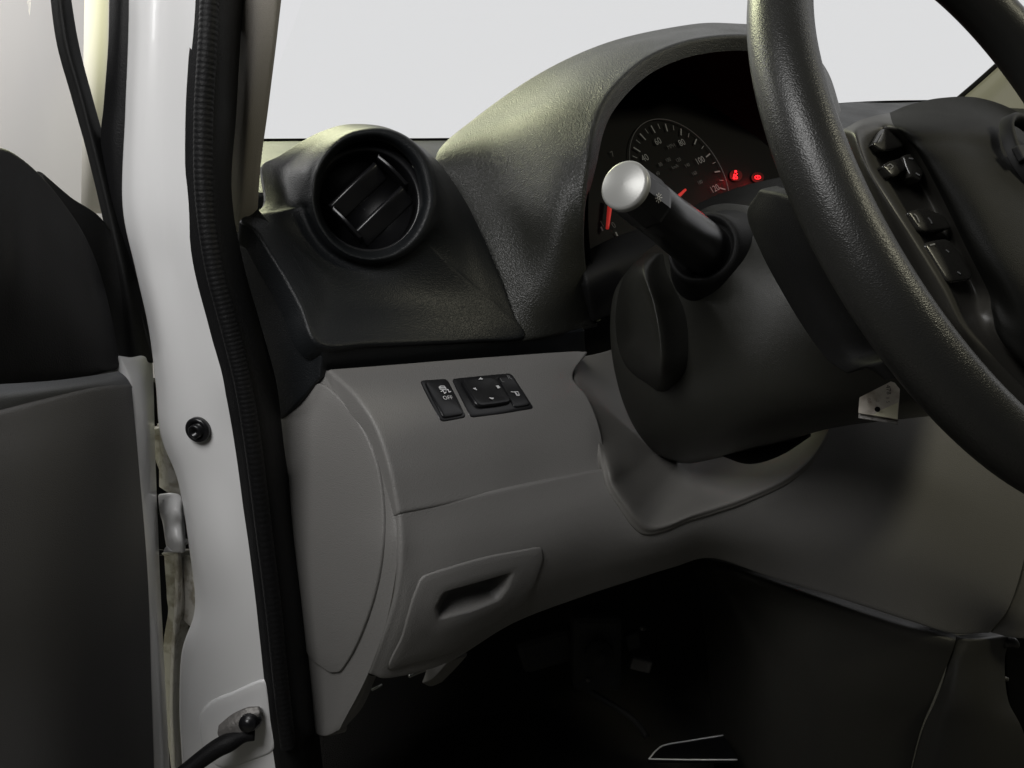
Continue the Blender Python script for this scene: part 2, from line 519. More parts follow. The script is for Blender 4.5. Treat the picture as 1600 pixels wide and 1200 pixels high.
for i in range(len(P)):
    t = nrm(T[i]); u = nrm(u - np.dot(u, t) * t); w = np.cross(t, u)
    for k in range(seg):
        a = 2 * math.pi * k / seg; V.append(P[i] + Rr[i] * (math.cos(a) * u + math.sin(a) * w))
for i in range(len(P) - 1):
    for k in range(seg):
        k2 = (k + 1) % seg; Fc.append((i * seg + k, i * seg + k2, (i + 1) * seg + k2, (i + 1) * seg + k))
link('door_seal', V, Fc, 'rubber', body)
panel('outer_seal', [
    [(172, -60, .52), (188, -60, .512), (207, -60, .512)],
    [(170, 60, .525), (185, 60, .517), (205, 60, .517)],
    [(163, 160, .532), (179, 160, .525), (199, 160, .524)],
    [(158, 230, .537), (175, 230, .53), (196, 230, .53)],
    [(170, 330, .548), (182, 330, .542), (194, 330, .54)],
    [(205, 430, .56), (212, 430, .556), (220, 430, .553)]], 'rubber', body, lip=.003)
panel('pillar_trim', [
    [(376, -60, .50), (400, -60, .497), (430, -60, .50), (444, -60, .504)],
    [(375, 60, .512), (398, 60, .507), (425, 60, .511), (432, 60, .515)],
    [(367, 170, .527), (388, 170, .522), (410, 170, .527), (418, 170, .531)],
    [(361, 260, .545), (380, 260, .54), (398, 260, .545), (406, 260, .549)],
    [(355, 360, .57), (372, 360, .566), (390, 360, .57), (399, 360, .574)]], 'beige', body, lip=.002, depth=.012)
# far pillar trim with its black edge
o = panel('pillar_trim', [
    [(1496, 156, 1.6), (1530, 128, 1.6), (1568, 94, 1.6), (1640, 30, 1.6)],
    [(1540, 220, 1.58), (1590, 200, 1.57), (1630, 160, 1.57), (1700, 100, 1.58)],
    [(1580, 300, 1.6), (1640, 280, 1.6), (1680, 240, 1.6), (1750, 190, 1.6)]], 'beige_far', body, lip=.006, depth=.05)
o['label'] = 'pale trim of the far pillar'
tube('trim_edge', [at(1494, 157, 1.585), at(1530, 126, 1.585), at(1568, 92, 1.585), at(1640, 28, 1.585)], .005, 'matte_black', body)
# bolt
bc, bn = hit(bp, 312, 670)
bo = lathe('bolt', bc, bn, [(0, .0005), (.0001, .0005), (.0088, .0005), (.0088, .003), (.0080, .0042), (.0062, .0044), (.0056, .0030), (.0048, .0030), (.0046, .0062), (.0040, .0068), (.0026, .0068), (.0024, .0040), (.0001, .0040)], 'gloss_black', body)
# check strap bracket, boot, rod
cs_ = panel('check_bracket', [
    [(342, 1134, .585), (362, 1118, .584), (385, 1108, .583), (402, 1106, .584)],
    [(341, 1145, .582), (362, 1132, .580), (386, 1122, .580), (404, 1116, .582)],
    [(345, 1155, .582), (362, 1154, .580), (378, 1146, .580), (398, 1130, .583)]], 'steel_dull', body, lip=.0015, depth=.008)
lathe('check_bushing', at(390, 1128, .582), nrm(c2w((-.05, .15, -1))), [(.0001, .007), (.0035, .007), (.0042, .0055), (.0060, .0055), (.0066, .0035), (.0072, -.006)], 'gloss_black', body, seg=28)
tube('check_strap', [at(398, 1148, .585), at(380, 1150, .583), at(358, 1160, .58), at(335, 1172, .578), at(300, 1198, .575), at(250, 1240, .57)], [.0042, .0050, .0068, .0066, .0060, .0060], 'rubber', body, seg=16)
# the dirty hinge gap between door edge and pillar
panel('hinge_well', [
    [(230, 600, .60), (275, 600, .60), (330, 620, .60)],
    [(235, 800, .63), (280, 800, .63), (340, 800, .62)],
    [(240, 1000, .66), (290, 1000, .66), (350, 1000, .65)],
    [(250, 1260, .70), (300, 1260, .70), (360, 1260, .69)]], 'deep_black', body, lip=.001)
hg = panel('hinge', [
    [(248, 776, .58), (268, 772, .574), (284, 778, .575), (288, 800, .582)],
    [(250, 800, .578), (268, 798, .566), (282, 802, .568), (288, 815, .58)],
    [(255, 820, .58), (268, 822, .57), (282, 820, .572), (289, 825, .582)],
    [(258, 842, .578), (272, 842, .568), (284, 845, .57), (290, 846, .582)],
    [(262, 862, .584), (274, 862, .576), (285, 862, .576), (290, 860, .586)]], 'white_paint', body, lip=.002)
panel('hinge_bracket', [
    [(246, 664, .582), (252, 668, .578), (258, 680, .582)],
    [(248, 700, .585), (258, 705, .580), (268, 715, .586)],
    [(249, 735, .588), (264, 742, .583), (282, 758, .59)],
    [(249, 760, .592), (262, 768, .588), (284, 776, .594)]], 'white_dirty', body, lip=.001)
panel('gap_flange', [
    [(272, 865, .60), (278, 865, .595), (283, 868, .60)],
    [(273, 920, .60), (279, 918, .595), (285, 922, .60)],
    [(272, 960, .60), (277, 960, .597), (282, 960, .60)],
    [(268, 1010, .61), (273, 1010, .606), (278, 1010, .61)],
    [(265, 1100, .62), (270, 1100, .616), (275, 1100, .62)],
    [(268, 1180, .63), (273, 1180, .627), (279, 1180, .63)],
    [(270, 1260, .64), (276, 1260, .637), (283, 1260, .64)]], 'white_dirty', body, lip=.001)
panel('gap_flange', [
    [(284, 872, .605), (292, 870, .60), (298, 872, .598)],
    [(284, 925, .607), (296, 930, .602), (303, 935, .598)],
    [(280, 965, .61), (294, 975, .605), (304, 985, .60)]], 'white_dirty', body, lip=.001)

# ================================================================== DASHBOARD
dash = thing('dashboard', 'charcoal and grey dashboard with round vent, padded instrument hood and switch panel', 'dashboard', at(700, 1000, .62))
# top pad running to the windscreen
panel('top_pad', [
    [(392, 300, .73), (550, 300, .76), (690, 300, .82), (850, 300, .92), (1100, 300, 1.05), (1320, 290, 1.1), (1420, 290, 1.15), (1700, 300, 1.3)],
    [(392, 258, .79), (550, 250, .86), (690, 247, .92), (850, 240, 1.0), (1100, 220, 1.15), (1320, 200, 1.3), (1420, 196, 1.36), (1700, 190, 1.5)],
    [(392, 232, .88), (550, 230, .95), (690, 229, 1.0), (850, 224, 1.08), (1100, 200, 1.25), (1320, 170, 1.45), (1420, 170, 1.5), (1700, 160, 1.7)],
    [(392, 221, .94), (550, 220, 1.0), (690, 219.5, 1.06), (850, 216, 1.14), (1100, 190, 1.3), (1320, 161, 1.5), (1420, 160, 1.56), (1700, 146, 1.75)]],
    'black_dash', dash, lip=.004)

# ---- vent pod: polar surface about the vent
VC = at(578, 308, .588)
outer = [(546, 194, .630), (600, 198, .648), (642, 218, .675), (682, 250, .688), (722, 306, .676), (748, 357, .668), (778, 428, .664), (801, 490, .662), (816, 524, .662),
         (741, 529, .632), (660, 531, .600), (580, 533, .570), (502, 534, .543), (474, 477, .546), (452, 436, .549), (427, 396, .552), (403, 360, .555), (380, 342, .558),
         (404, 330, .574), (417, 312, .588), (409, 262, .612), (438, 243, .611), (470, 222, .613), (506, 204, .619)]
oc = np.array([p[:2] for p in outer], float)
cx, cy = 584, 305
rows = []
for (px, py, d) in outer:
    a = math.atan2(py - cy, px - cx)
    R = math.hypot(px - cx, py - cy)
    ca, sa = math.cos(a), math.sin(a)
    def el(w, h, ccx=584, ccy=305): return ccx + w * ca, ccy + h * sa
    dc = .590 + (px - cx) * .00007          # ring faces rearwards, right side a little farther
    def dd(w): return .588 + w * ca * .00014 + (-w * sa) * -.00002
    st = []
    i1 = el(79, 87, 578, 306); st.append((*i1, dd(79) + .012))
    i2 = el(84, 92, 579, 306); st.append((*i2, dd(84) + .003))
    i3 = el(92, 99, 581, 305.5); st.append((*i3, dd(92) - .001))
    i4 = el(101, 106, 584, 305); st.append((*i4, dd(101) + .0022))
    wout = 112
    w_ = min(1, max(0, (R - 118) / 55)); w_ = w_ * w_ * (3 - 2 * w_)
    i5 = el(114, 118); base = dd(114) + .017
    far = [(*i5, dd(114) + .0095), (i5[0] + (px - i5[0]) * .42, i5[1] + (py - i5[1]) * .42, base * .56 + d * .44), (i5[0] + (px - i5[0]) * .75, i5[1] + (py - i5[1]) * .75, base * .24 + d * .76)]
    near = [(i4[0] + (px - i4[0]) * t, i4[1] + (py - i4[1]) * t, (dd(101) + .003) * (1 - t) + d * t) for t in (.25, .5, .75)]
    for A_, B_ in zip(near, far): st.append(tuple(a + (b - a) * w_ for a, b in zip(A_, B_)))
    st.append((px, py, d))
    rows.append(st)
pod = shell('vent_pod', resample(P3(rows), 6, 6, True), 'black_dash', dash, closed=True, lip=.003, depth=.015, lips='d')
# vent barrel
vn = nrm(np.cross(at(658, 310, .598) - at(498, 310, .578), at(578, 220, .588) - at(578, 396, .588)))
if np.dot(vn, CAM - VC) < 0: vn = -vn
vent = lathe('vent', at(578, 307, .592), vn, [(.0440, -.014), (.0378, -.009), (.0370, -.012), (.0360, -.022), (.035, -.045), (.0001, -.046)], 'gloss_black', dash, seg=64)
vo = at(578, 312, .597)
def vpt(px, py, h=0.):
    r = ray(px, py); t = np.dot(vo - CAM, vn) / np.dot(r, vn); return CAM + t * r + vn * h
U_ = nrm(vpt(588, 260) - vpt(520, 322)); W_ = nrm(np.cross(vn, U_))
if np.dot(W_, RIGHT) < 0: W_ = -W_
def strip(name, a, b, wid, thick, parent, m, tilt=0.):
    """a curved vane from a to b"""
    rows = []
    for k in range(9):
        t = k / 8; c = a + (b - a) * t + vn * (.003 * math.sin(math.pi * t)); r = []
        q = nrm(-vn * math.cos(tilt) + W_ * math.sin(tilt))
        for s in (0, .25, .5, .75, 1): r.append(c + q * wid * s)
        rows.append(r)
    return shell(name, np.array(rows), m, parent, lip=thick, depth=thick * .6)
strip('vane', vpt(521, 323), vpt(588, 260), .012, .0022, vent, 'gloss_black', 1.05)
strip('vane', vpt(561, 363), vpt(630, 297), .012, .0022, vent, 'gloss_black', 1.05)
strip('vane_frame', vpt(519, 330), vpt(560, 372), .012, .0016, vent, 'gloss_black', .2)
strip('vane_frame', vpt(590, 249), vpt(632, 289), .012, .0016, vent, 'gloss_black', .2)

panel('light_block', [  # black filler sheet added to block light leaking through the dash
    [(440, 330, .66), (440, 600, .70), (450, 1000, .72)], [(600, 330, .72), (600, 600, .73), (600, 1000, .74)],
    [(800, 300, .80), (800, 600, .79), (800, 930, .77)], [(1000, 300, .93), (1000, 600, .88), (1000, 850, .85)],
    [(1200, 290, 1.05), (1200, 600, 1.0), (1200, 850, .95)], [(1400, 300, 1.15), (1400, 600, 1.05), (1400, 880, 1.0)],
    [(1620, 300, 1.2), (1620, 600, 1.1), (1620, 930, 1.05)]], 'deep_black', dash, lip=.002)
# ---- end cap left of the crest
panel('end_cap', [
    [(352, 352, .60), (366, 341, .576), (376, 343, .563)],
    [(362, 430, .605), (398, 406, .575), (423, 398, .558)],
    [(380, 500, .605), (428, 476, .572), (470, 479, .552)],
    [(402, 580, .60), (448, 552, .565), (498, 538, .549)],
    [(432, 660, .585), (464, 626, .562), (499, 588, .552)]], 'black_dash', dash, lip=.002)
panel('front_band', [
    [(503, 537, .545), (580, 536, .572), (660, 534, .602), (740, 532, .634), (816, 528, .664), (912, 518, .70)],
    [(506, 556, .549), (584, 553, .577), (664, 550, .607), (742, 546, .639), (816, 541, .669), (912, 532, .705)],
    [(512, 582, .560), (590, 576, .587), (670, 570, .617), (745, 564, .648), (818, 558, .678), (914, 552, .715)]], 'black_dash', dash, lip=.0015)

# ---- instrument hood
lipc = [(932, 508, .722), (914, 425, .674), (907, 340, .640), (912, 250, .632), (929, 180, .645), (955, 135, .66), (1002, 92, .685), (1062, 65, .71), (1126, 54, .735), (1182, 55, .76), (1216, 68, .79), (1262, 122, .84), (1300, 190, .90)]
hood = panel('instrument_hood', [
    [(818, 526, .665), (852, 522, .674), (892, 516, .692), lipc[0]],
    [(793, 466, .668), (830, 458, .662), (876, 442, .660), lipc[1]],
    [(758, 381, .680), (810, 367, .668), (866, 350, .642), lipc[2]],
    [(724, 309, .697), (788, 290, .680), (862, 264, .648), lipc[3]],
    [(684, 244, .715), (768, 218, .704), (860, 185, .670), lipc[4]],
    [(742, 185, .765), (812, 164, .735), (890, 137, .695), lipc[5]],
    [(846, 113, .79), (888, 105, .76), (948, 95, .72), lipc[6]],
    [(950, 66, .81), (984, 64, .78), (1024, 63, .74), lipc[7]],
    [(1060, 41, .82), (1080, 44, .795), (1104, 48, .76), lipc[8]],
    [(1135, 36, .83), (1150, 41, .805), (1166, 47, .78), lipc[9]],
    [(1234, 50, .88), (1232, 56, .85), (1226, 62, .82), lipc[10]],
    [(1290, 106, .93), (1284, 110, .90), (1274, 116, .87), lipc[11]],
    [(1314, 172, .98), (1312, 178, .95), (1308, 184, .92), lipc[12]]], 'hood', dash, lip=.004, depth=.01)
# ---- instrument cluster
D0 = .815; DC = at(1063.5, 278.3, D0); RD = .0574
Un = c2w((.71532, .41443, .56264)); Vn = c2w((.49858, -.86683, .00462)); DN = c2w((.48962, .27722, -.82669))
def dial(u, v, h=0.): return DC + Un * RD * u + Vn * RD * v + DN * h
def dpx(px, py, h=0.):
    r = ray(px, py); o = DC + DN * h; t = np.dot(o - CAM, DN) / np.dot(r, DN); return CAM + t * r
def duv(px, py):
    p = dpx(px, py) - DC; return np.dot(p, Un) / RD, np.dot(p, Vn) / RD
# lining of the hood: from the lip straight forward to the plane of the dials
hctr = at(1080, 260, .76)
rows = []; ring = []
for (px, py, d) in cr_axis(np.array(lipc + [(1322, 240, .93), (1326, 300, .93)], float), 5):
    a = at(px, py, d); a = a + (hctr - a) * .06
    t = np.dot(DC - DN * .002 - a, DN) / np.dot(CY, DN)
    e = a + CY * t; e = e + (hctr + CY * t - e) * .20
    e = e - DN * np.dot(e - (DC - DN * .002), DN)
    rows.append([a + (e - a) * k for k in (0, .15, .4, .7, 1)]); ring.append(e)
sheet('hood_lining', np.array(rows), 'deep_black', dash)
low = [dial(u, 1.5, -.002) for u in np.linspace(3.0, -3.3, 8)]
fr = ring + low; cen = dial(0, 0, -.002)
cl = link('instrument_cluster', [cen] + fr + [p - DN * .02 for p in fr], [(0, i + 1, (i + 1) % len(fr) + 1) for i in range(len(fr))] + [(i + 1, i + 1 + len(fr), (i + 1) % len(fr) + 1 + len(fr), (i + 1) % len(fr) + 1) for i in range(len(fr))], 'dial_face', dash, smooth=False)
# speedometer surround ring
tube('dial_ring', [dial(1.13 * math.sin(t), -1.16 * math.cos(t), .001) for t in np.linspace(math.radians(-100), math.radians(125), 40)], 0.00045, 'dial_faint', cl, seg=8, sub=2)
def tick(mph, r0, r1, w):
    t = math.radians((mph - 60) * 2); d = np.array([math.sin(t), -math.cos(t)]); n = np.array([d[1], -d[0]])
    return [dial(*(d * r0 + n * w), .0006), dial(*(d * r1 + n * w), .0006), dial(*(d * r1 - n * w), .0006), dial(*(d * r0 - n * w), .0006)]
big = [tick(m, .92, 1.07, .013) for m in range(20, 121, 10)]
small = [tick(m, .97, 1.07, .006) for m in range(25, 121, 10)]
polys('dial_ticks', big + small, 'dial_mark', cl)
def dtext(s, px, py, em): return (s, dpx(px, py, .0008), Un * em, -Vn * em)
for it in ([dtext('40', 1008, 247, .0100), dtext('60', 1028, 221, .0100), dtext('80', 1065.6, 223, .0100), dtext('100', 1094, 251, .0100), dtext('120', 1117, 295, .0100)]): lettering('dial_numeral', [it], 'dial_mark', cl)
for it in ([dtext('MPH', 1049, 228.6, .0062), dtext('km/h', 1055, 260.5, .0052), dtext('60', 1028, 271, .0055), dtext('80', 1032, 257, .0055), dtext('100', 1044, 250, .0055), dtext('120', 1060, 250, .0055), dtext('140', 1074, 258.5, .0055), dtext('160', 1085, 271, .0055), dtext('180', 1094, 285, .0055)] + [dtext('0', 959, 352, .0085), dtext('1', 941, 350, .0085), dtext('7', 957, 241, .008)]): lettering('dial_numeral', [it], 'dial_faint', cl)
polys('dial_ticks', [[dpx(961, 363, .0006), dpx(963, 362, .0006), dpx(966, 368, .0006), dpx(964, 369, .0006)],
                     [dpx(938, 355, .0006), dpx(940, 354, .0006), dpx(943, 360, .0006), dpx(941, 361, .0006)]], 'dial_mark', cl)
tube('needle', [dpx(1040, 318, .006), dpx(1057, 309, .006), dpx(1071, 296.5, .006)], [.0022, .0020, .0013], 'needle', cl, seg=8)
tube('needle', [dpx(954, 310, .006), dpx(952, 330, .006), dpx(949, 357, .006)], [.0024, .0022, .0016], 'needle', cl, seg=8)
# red warning lamps: seat belt and brake symbols
def ring_pts(c, r, n=14): return [dpx(c[0] + r * math.cos(t), c[1] + r * math.sin(t), .001) for t in np.linspace(0, 2 * math.pi, n)]
VV = []
def dstroke(pts, w=.9):
    out = []
    for (a, b) in zip(pts[:-1], pts[1:]):
        a = np.array(a, float); b = np.array(b, float); n = np.array([-(b - a)[1], (b - a)[0]]); n = n / max(1e-6, np.linalg.norm(n)) * w / 2
        out.append([dpx(*(a + n), .001), dpx(*(b + n), .001), dpx(*(b - n), .001), dpx(*(a - n), .001)])
    return out
wl1 = [[dpx(1149.5 + 2 * math.cos(t), 268 + 2 * math.sin(t), .001) for t in np.linspace(0, 2 * math.pi, 10)[:-1]]]
wl1 += dstroke([(1147, 272), (1152, 277), (1152, 279), (1146, 279), (1147, 272)], 1.4) + dstroke([(1152, 271), (1147, 278)], 1.2)
w1 = polys('warning_lamp', wl1, 'warn', cl)
polys('lamp_halo', [[dpx(1150 + 10 * math.cos(t), 274 + 9 * math.sin(t), .0004) for t in np.linspace(0, 2 * math.pi, 28)[:-1]]], 'warn_lens', w1)  # faintly glowing disc paints the halo round the lamp symbol
cc = (1184, 277)
wl2 = dstroke([(cc[0] + 4.5 * math.cos(t), cc[1] + 2.6 * math.sin(t)) for t in np.linspace(0, 2 * math.pi, 12)], 1.3) + dstroke([(1184, 275), (1184, 278)], 1.5)
w2 = polys('warning_lamp', wl2, 'warn', cl)
polys('lamp_halo', [[dpx(1184 + 10 * math.cos(t), 277 + 8 * math.sin(t), .0004) for t in np.linspace(0, 2 * math.pi, 28)[:-1]]], 'warn_lens', w2)  # same painted halo for the second lamp
# cowl below the dials
panel('cluster_cowl', [
    [(905, 400, .69), (960, 372, .70), (1040, 345, .72), (1110, 310, .745), (1165, 290, .765), (1225, 276, .80), (1290, 262, .85)],
    [(920, 440, .67), (970, 415, .68), (1050, 385, .70), (1115, 345, .72), (1170, 325, .74), (1230, 310, .77), (1290, 300, .82)],
    [(930, 500, .70), (980, 480, .70), (1060, 450, .71), (1120, 410, .72), (1180, 390, .74), (1235, 370, .77), (1290, 360, .82)]], 'matte_black', dash, lip=.003)

# ---- switch panel (upper grey)
sw = panel('switch_panel', [
    [(519, 578, .553), (600, 572, .578), (700, 564, .612), (800, 557, .645), (890, 551, .676), (914, 551, .683)],
    [(560, 616, .531), (620, 612, .551), (710, 606, .585), (800, 600, .622), (876, 592, .655), (893, 588, .664)],
    [(592, 665, .520), (650, 660, .538), (735, 650, .570), (820, 640, .605), (895, 628, .640), (917, 622, .652)],
    [(614, 730, .515), (670, 720, .532), (755, 704, .562), (835, 690, .594), (912, 676, .625), (936, 672, .637)],
    [(627, 797, .514), (690, 785, .531), (770, 768, .557), (850, 752, .588), (924, 736, .615), (945, 732, .625)]], 'grey', dash, su=16, sv=14, lip=.0028, depth=.014)
bsw = bvh_of(sw)
btn = round_loop([(657, 596), (698, 593), (727, 651), (689, 658)], 6)
msw = round_loop([(707, 593), (798, 584), (833, 638), (736, 652)], 6)
cut(sw, [tuple(p) for p in densify(round_loop([(659, 598), (697, 595), (724, 650), (691, 656)], 3), 3)])
cut(sw, [tuple(p) for p in densify(round_loop([(710, 595), (797, 586), (830, 637), (739, 650)], 3), 3)])
b1 = decal('switch', bsw, btn, 'gloss_black', dash, lift=.0005, lip=.0010, depth=.008)
b1['label'] = 'traction control switch'
b2 = decal('switch', bsw, msw, 'gloss_black', dash, lift=.0005, lip=.0010, depth=.008)
b2['label'] = 'mirror adjuster switch'
decal('rocker', bsw, round_loop([(664, 600), (696, 597), (722, 648), (692, 653)], 5), 'gloss_black', b1, lift=.0016, lip=.0010, depth=.003, crown=.0004)
decal('joystick_pad', bsw, round_loop([(721, 597), (769, 592), (796, 630), (745, 637)], 8), 'gloss_black', b2, lift=.0030, lip=.0016, depth=.004, crown=-.0005)
decal('selector', bsw, round_loop([(777, 591), (798, 588), (827, 633), (803, 637)], 5), 'gloss_black', b2, lift=.0014, lip=.0010, depth=.003)
def on(bv, px, py, l): 
    h, n = hit(bv, px, py); return h + n * l
def tri(bv, c, pts, l): return [on(bv, c[0] + x, c[1] + y, l) for x, y in pts]
polys('arrow', [tri(bsw, (748, 597), [(-3.5, 1.5), (0, -2.2), (4, .8)], .0036)], 'lettering', b2)
polys('arrow', [tri(bsw, (739, 613.5), [(-3.5, -1), (0.8, -2.5), (3.5, 2)], .0036)], 'lettering', b2)
polys('arrow', [tri(bsw, (775, 610), [(-3.5, -2), (1, -2.5), (3.8, 1), (0, 2.5)], .0036)], 'lettering', b2)
polys('arrow', [tri(bsw, (765, 627.5), [(-4, -1.4), (4, -.4), (1.5, 1.8), (-1, 1.4)], .0036)], 'lettering', b2)
def stroke(bv, pts, l, w=1.1):
    out = []
    for (a, b) in zip(pts[:-1], pts[1:]):
        a = np.array(a, float); b = np.array(b, float); n = np.array([-(b - a)[1], (b - a)[0]]); n = n / max(1e-6, np.linalg.norm(n)) * w / 2
        e = (b - a) / max(1e-6, np.linalg.norm(b - a)) * w * .3
        out.append([on(bv, *(a - e + n), l), on(bv, *(b + e + n), l), on(bv, *(b + e - n), l), on(bv, *(a - e - n), l)])
    return out
# folding-mirror sign and the L R marks
polys('symbol', stroke(bsw, [(797, 615), (803, 615.5), (807, 620), (810, 620), (807.5, 615), (802, 615)], .0020, 1.0) + stroke(bsw, [(802, 615), (806, 621), (810, 620.5)], .0020, 1.0), 'lettering', b2)
def stext(bv, s, px, py, ux, uy, vx, vy, l):
    O = on(bv, px, py, l); return (s, O, on(bv, px + ux, py + uy, l) - O, on(bv, px + vx, py + vy, l) - O)
lettering('letters', [stext(bsw, 'L', 783, 597, 9, -.9, -5, -8.5, .0020), stext(bsw, 'R', 794, 592.5, 9, -.9, -5, -8.5, .0020)], 'lettering_glint', b2)
# skidding-car sign + OFF
car = stroke(bsw, [(684, 609), (687, 607.2), (692, 607.4), (695, 611), (692.5, 613), (686, 612.5), (684, 609)], .0025, 1.2) + stroke(bsw, [(685, 610), (693, 610)], .0025, 1.6) + stroke(bsw, [(687, 616), (690, 614), (692.5, 618.5), (695, 616.5)], .0025, 1.4) + stroke(bsw, [(694.5, 613.5), (698, 612.5), (699.5, 616.5), (702.5, 615.6)], .0025, 1.4)
polys('symbol', car, 'lettering', b1)
lettering('letters', [stext(bsw, 'OFF', 697.5, 625.5, 8.6, -.6, -4.2, -8.0, .0026)], 'lettering', b1)

# ---- end panel and fuse cover
ep = panel('end_panel', [
    [(430, 664, .588), (468, 628, .570), (498, 596, .558), (512, 580, .5555)],
    [(435, 730, .588), (500, 700, .557), (560, 674, .5335), (584, 667, .5245)],
    [(442, 800, .589), (520, 792, .555), (596, 792, .5235), (619, 798, .5175)],
    [(454, 880, .595), (530, 878, .558), (599, 862, .5225), (622, 862, .5165)],
    [(468, 970, .606), (530, 968, .569), (582, 960, .5405), (606, 962, .5305)],
    [(478, 1050, .62), (518, 1052, .594), (552, 1044, .570), (575, 1053, .5585)],
    [(488, 1142, .64), (502, 1148, .622), (516, 1146, .605), (530, 1140, .597)]], 'grey', dash, su=8, sv=8, lip=.0025, lips='abc')
bep = bvh_of(ep)
decal('fuse_cover', bep, smooth_loop([(436, 668), (466, 636), (490, 608), (503, 603), (520, 613), (545, 639), (570, 675), (589, 722), (598, 775), (600, 830), (594, 890), (580, 948), (558, 1006), (537, 1042), (526, 1047), (512, 1043), (478, 1008), (460, 910), (445, 790)], 4), 'grey', dash, lift=.0022, lip=.0016, depth=.001, center=(515, 800), rings=10)

# ---- lower grey panel, wrapping under the column and on to the knee panel
lp = panel('lower_panel', [
    [(629, 804, .5155), (631, 862, .5145), (626, 915, .5185), (612, 968, .5295), (580, 1052, .558)],
    [(650, 799, .521), (652, 860, .520), (650, 920, .523), (640, 980, .535), (612, 1058, .565)],
    [(710, 786, .537), (714, 850, .534), (714, 910, .537), (710, 970, .550), (700, 1034, .580)],
    [(800, 766, .564), (805, 830, .560), (808, 880, .564), (808, 930, .579), (802, 973, .604)],
    [(890, 747, .594), (896, 800, .588), (901, 846, .592), (904, 890, .608), (906, 933, .636)],
    [(944, 737, .612), (953, 786, .606), (962, 832, .610), (972, 872, .627), (982, 908, .658)],
    [(1010, 735, .632), (1018, 788, .626), (1028, 834, .629), (1040, 862, .646), (1052, 886, .678)],
    [(1090, 725, .653), (1096, 772, .647), (1102, 812, .650), (1108, 843, .666), (1114, 872, .700)],
    [(1185, 695, .680), (1190, 750, .672), (1194, 790, .672), (1198, 845, .688), (1202, 900, .728)],
    [(1285, 640, .718), (1286, 735, .698), (1288, 785, .696), (1292, 850, .706), (1300, 930, .748)],
    [(1415, 590, .758), (1416, 705, .734), (1416, 775, .728), (1415, 865, .736), (1415, 966, .775)],
    [(1540, 600, .798), (1540, 720, .776), (1532, 810, .765), (1513, 905, .770), (1487, 988, .805)],
    [(1628, 600, .83), (1622, 740, .806), (1602, 862, .792), (1577, 945, .795), (1546, 988, .825)]], 'grey', dash, su=16, sv=18, lip=.0028, depth=.016)
blp = bvh_of(lp)
lid_o = round_loop([(647, 935), (660, 901), (700, 889), (765, 871), (843, 855), (846, 872), (835, 906), (815, 946), (793, 964), (755, 988), (712, 1014), (682, 1023), (606, 1044), (613, 1026), (630, 995)], .3)
rec = round_loop([(682, 948), (694, 924), (750, 908), (798, 894), (790, 918), (777, 936), (735, 953), (686, 965)], .25)
cut(lp, [tuple(p) for p in densify(round_loop([(662, 930), (672, 908), (765, 882), (830, 868), (815, 920), (785, 960), (720, 1005), (650, 1025)], .2))])
ctr = np.array([740., 930.])
def ray_poly(poly, c, a):
    d = np.array([math.cos(a), math.sin(a)]); best = 0
    n = len(poly)
    for i in range(n):
        p, q = poly[i - 1], poly[i]; e = q - p
        det = d[0] * -e[1] + d[1] * e[0]
        if abs(det) < 1e-9: continue
        w = p - c
        t = (w[0] * -e[1] + w[1] * e[0]) / det; s_ = (d[0] * w[1] - d[1] * w[0]) / det
        if t > 0 and -1e-6 <= s_ <= 1 + 1e-6: best = max(best, t)
    return best
rows = []
for k in range(160):
    a = 2 * math.pi * k / 160; d = np.array([math.cos(a), math.sin(a)])
    ro = ray_poly(lid_o, ctr, a); ri = ray_poly(rec, ctr, a)
    r = []
    # finger recess: deep at the top, running out to a shallow scoop at the bottom
    up = .5 - .5 * math.sin(a)
    dep = .006 + .018 * up
    for q, l in ((.01 * ri, -.016), (.25 * ri, -.016), (.5 * ri, -.008 - .5 * dep), (.82 * ri, -dep * (.8 + .15 * up)), (.93 * ri, -dep * .5), (.985 * ri, -.0008), (1.03 * ri, .0010), (1.12 * ri, .0014), (ri + (ro - ri) * .4, .0014), (ri + (ro - ri) * .75, .0014), (ro, .0014)):
        h, n = hit(blp, *(ctr + d * q)); r.append(h + n * l)
    rows.append(r)
shell('pocket_lid', np.array(rows), 'grey', dash, closed=True, lip=.0016, depth=.0015, lips='d')
# knee panel end piece at right
panel('knee_end', [
    [(1600, 700, .86), (1625, 700, .87), (1680, 700, .90)],
    [(1606, 862, .815), (1630, 862, .82), (1680, 862, .85)],
    [(1582, 945, .81), (1606, 948, .815), (1660, 950, .84)],
    [(1552, 988, .83), (1590, 996, .832), (1650, 998, .85)]], 'grey_dark', dash, lip=.002)
# return edge below the end panel
panel('end_return', [
    [(574, 1052, .563), (580, 1056, .568), (588, 1056, .580)],
    [(553, 1098, .581), (560, 1102, .585), (567, 1104, .596)],
    [(531, 1139, .601), (535, 1138, .606), (540, 1136, .616)]], 'grey', dash, lips='')
# underside brackets below the lid
panel('under_bracket', [
    [(700, 1036, .60), (715, 1030, .60), (728, 1026, .605)],
    [(678, 1060, .61), (695, 1052, .61), (712, 1044, .615)],
    [(662, 1068, .62), (674, 1072, .62), (690, 1066, .622)]], 'grey_dark', dash, lip=.001, depth=.01)
tube('under_clip', [at(639, 1057, .60), at(653, 1051, .605), at(664, 1047, .61)], .0012, 'metal', dash, seg=8)
tube('under_clip', [at(581, 1078, .60), at(589, 1074, .60), at(596, 1070, .605)], .0010, 'metal', dash, seg=8)

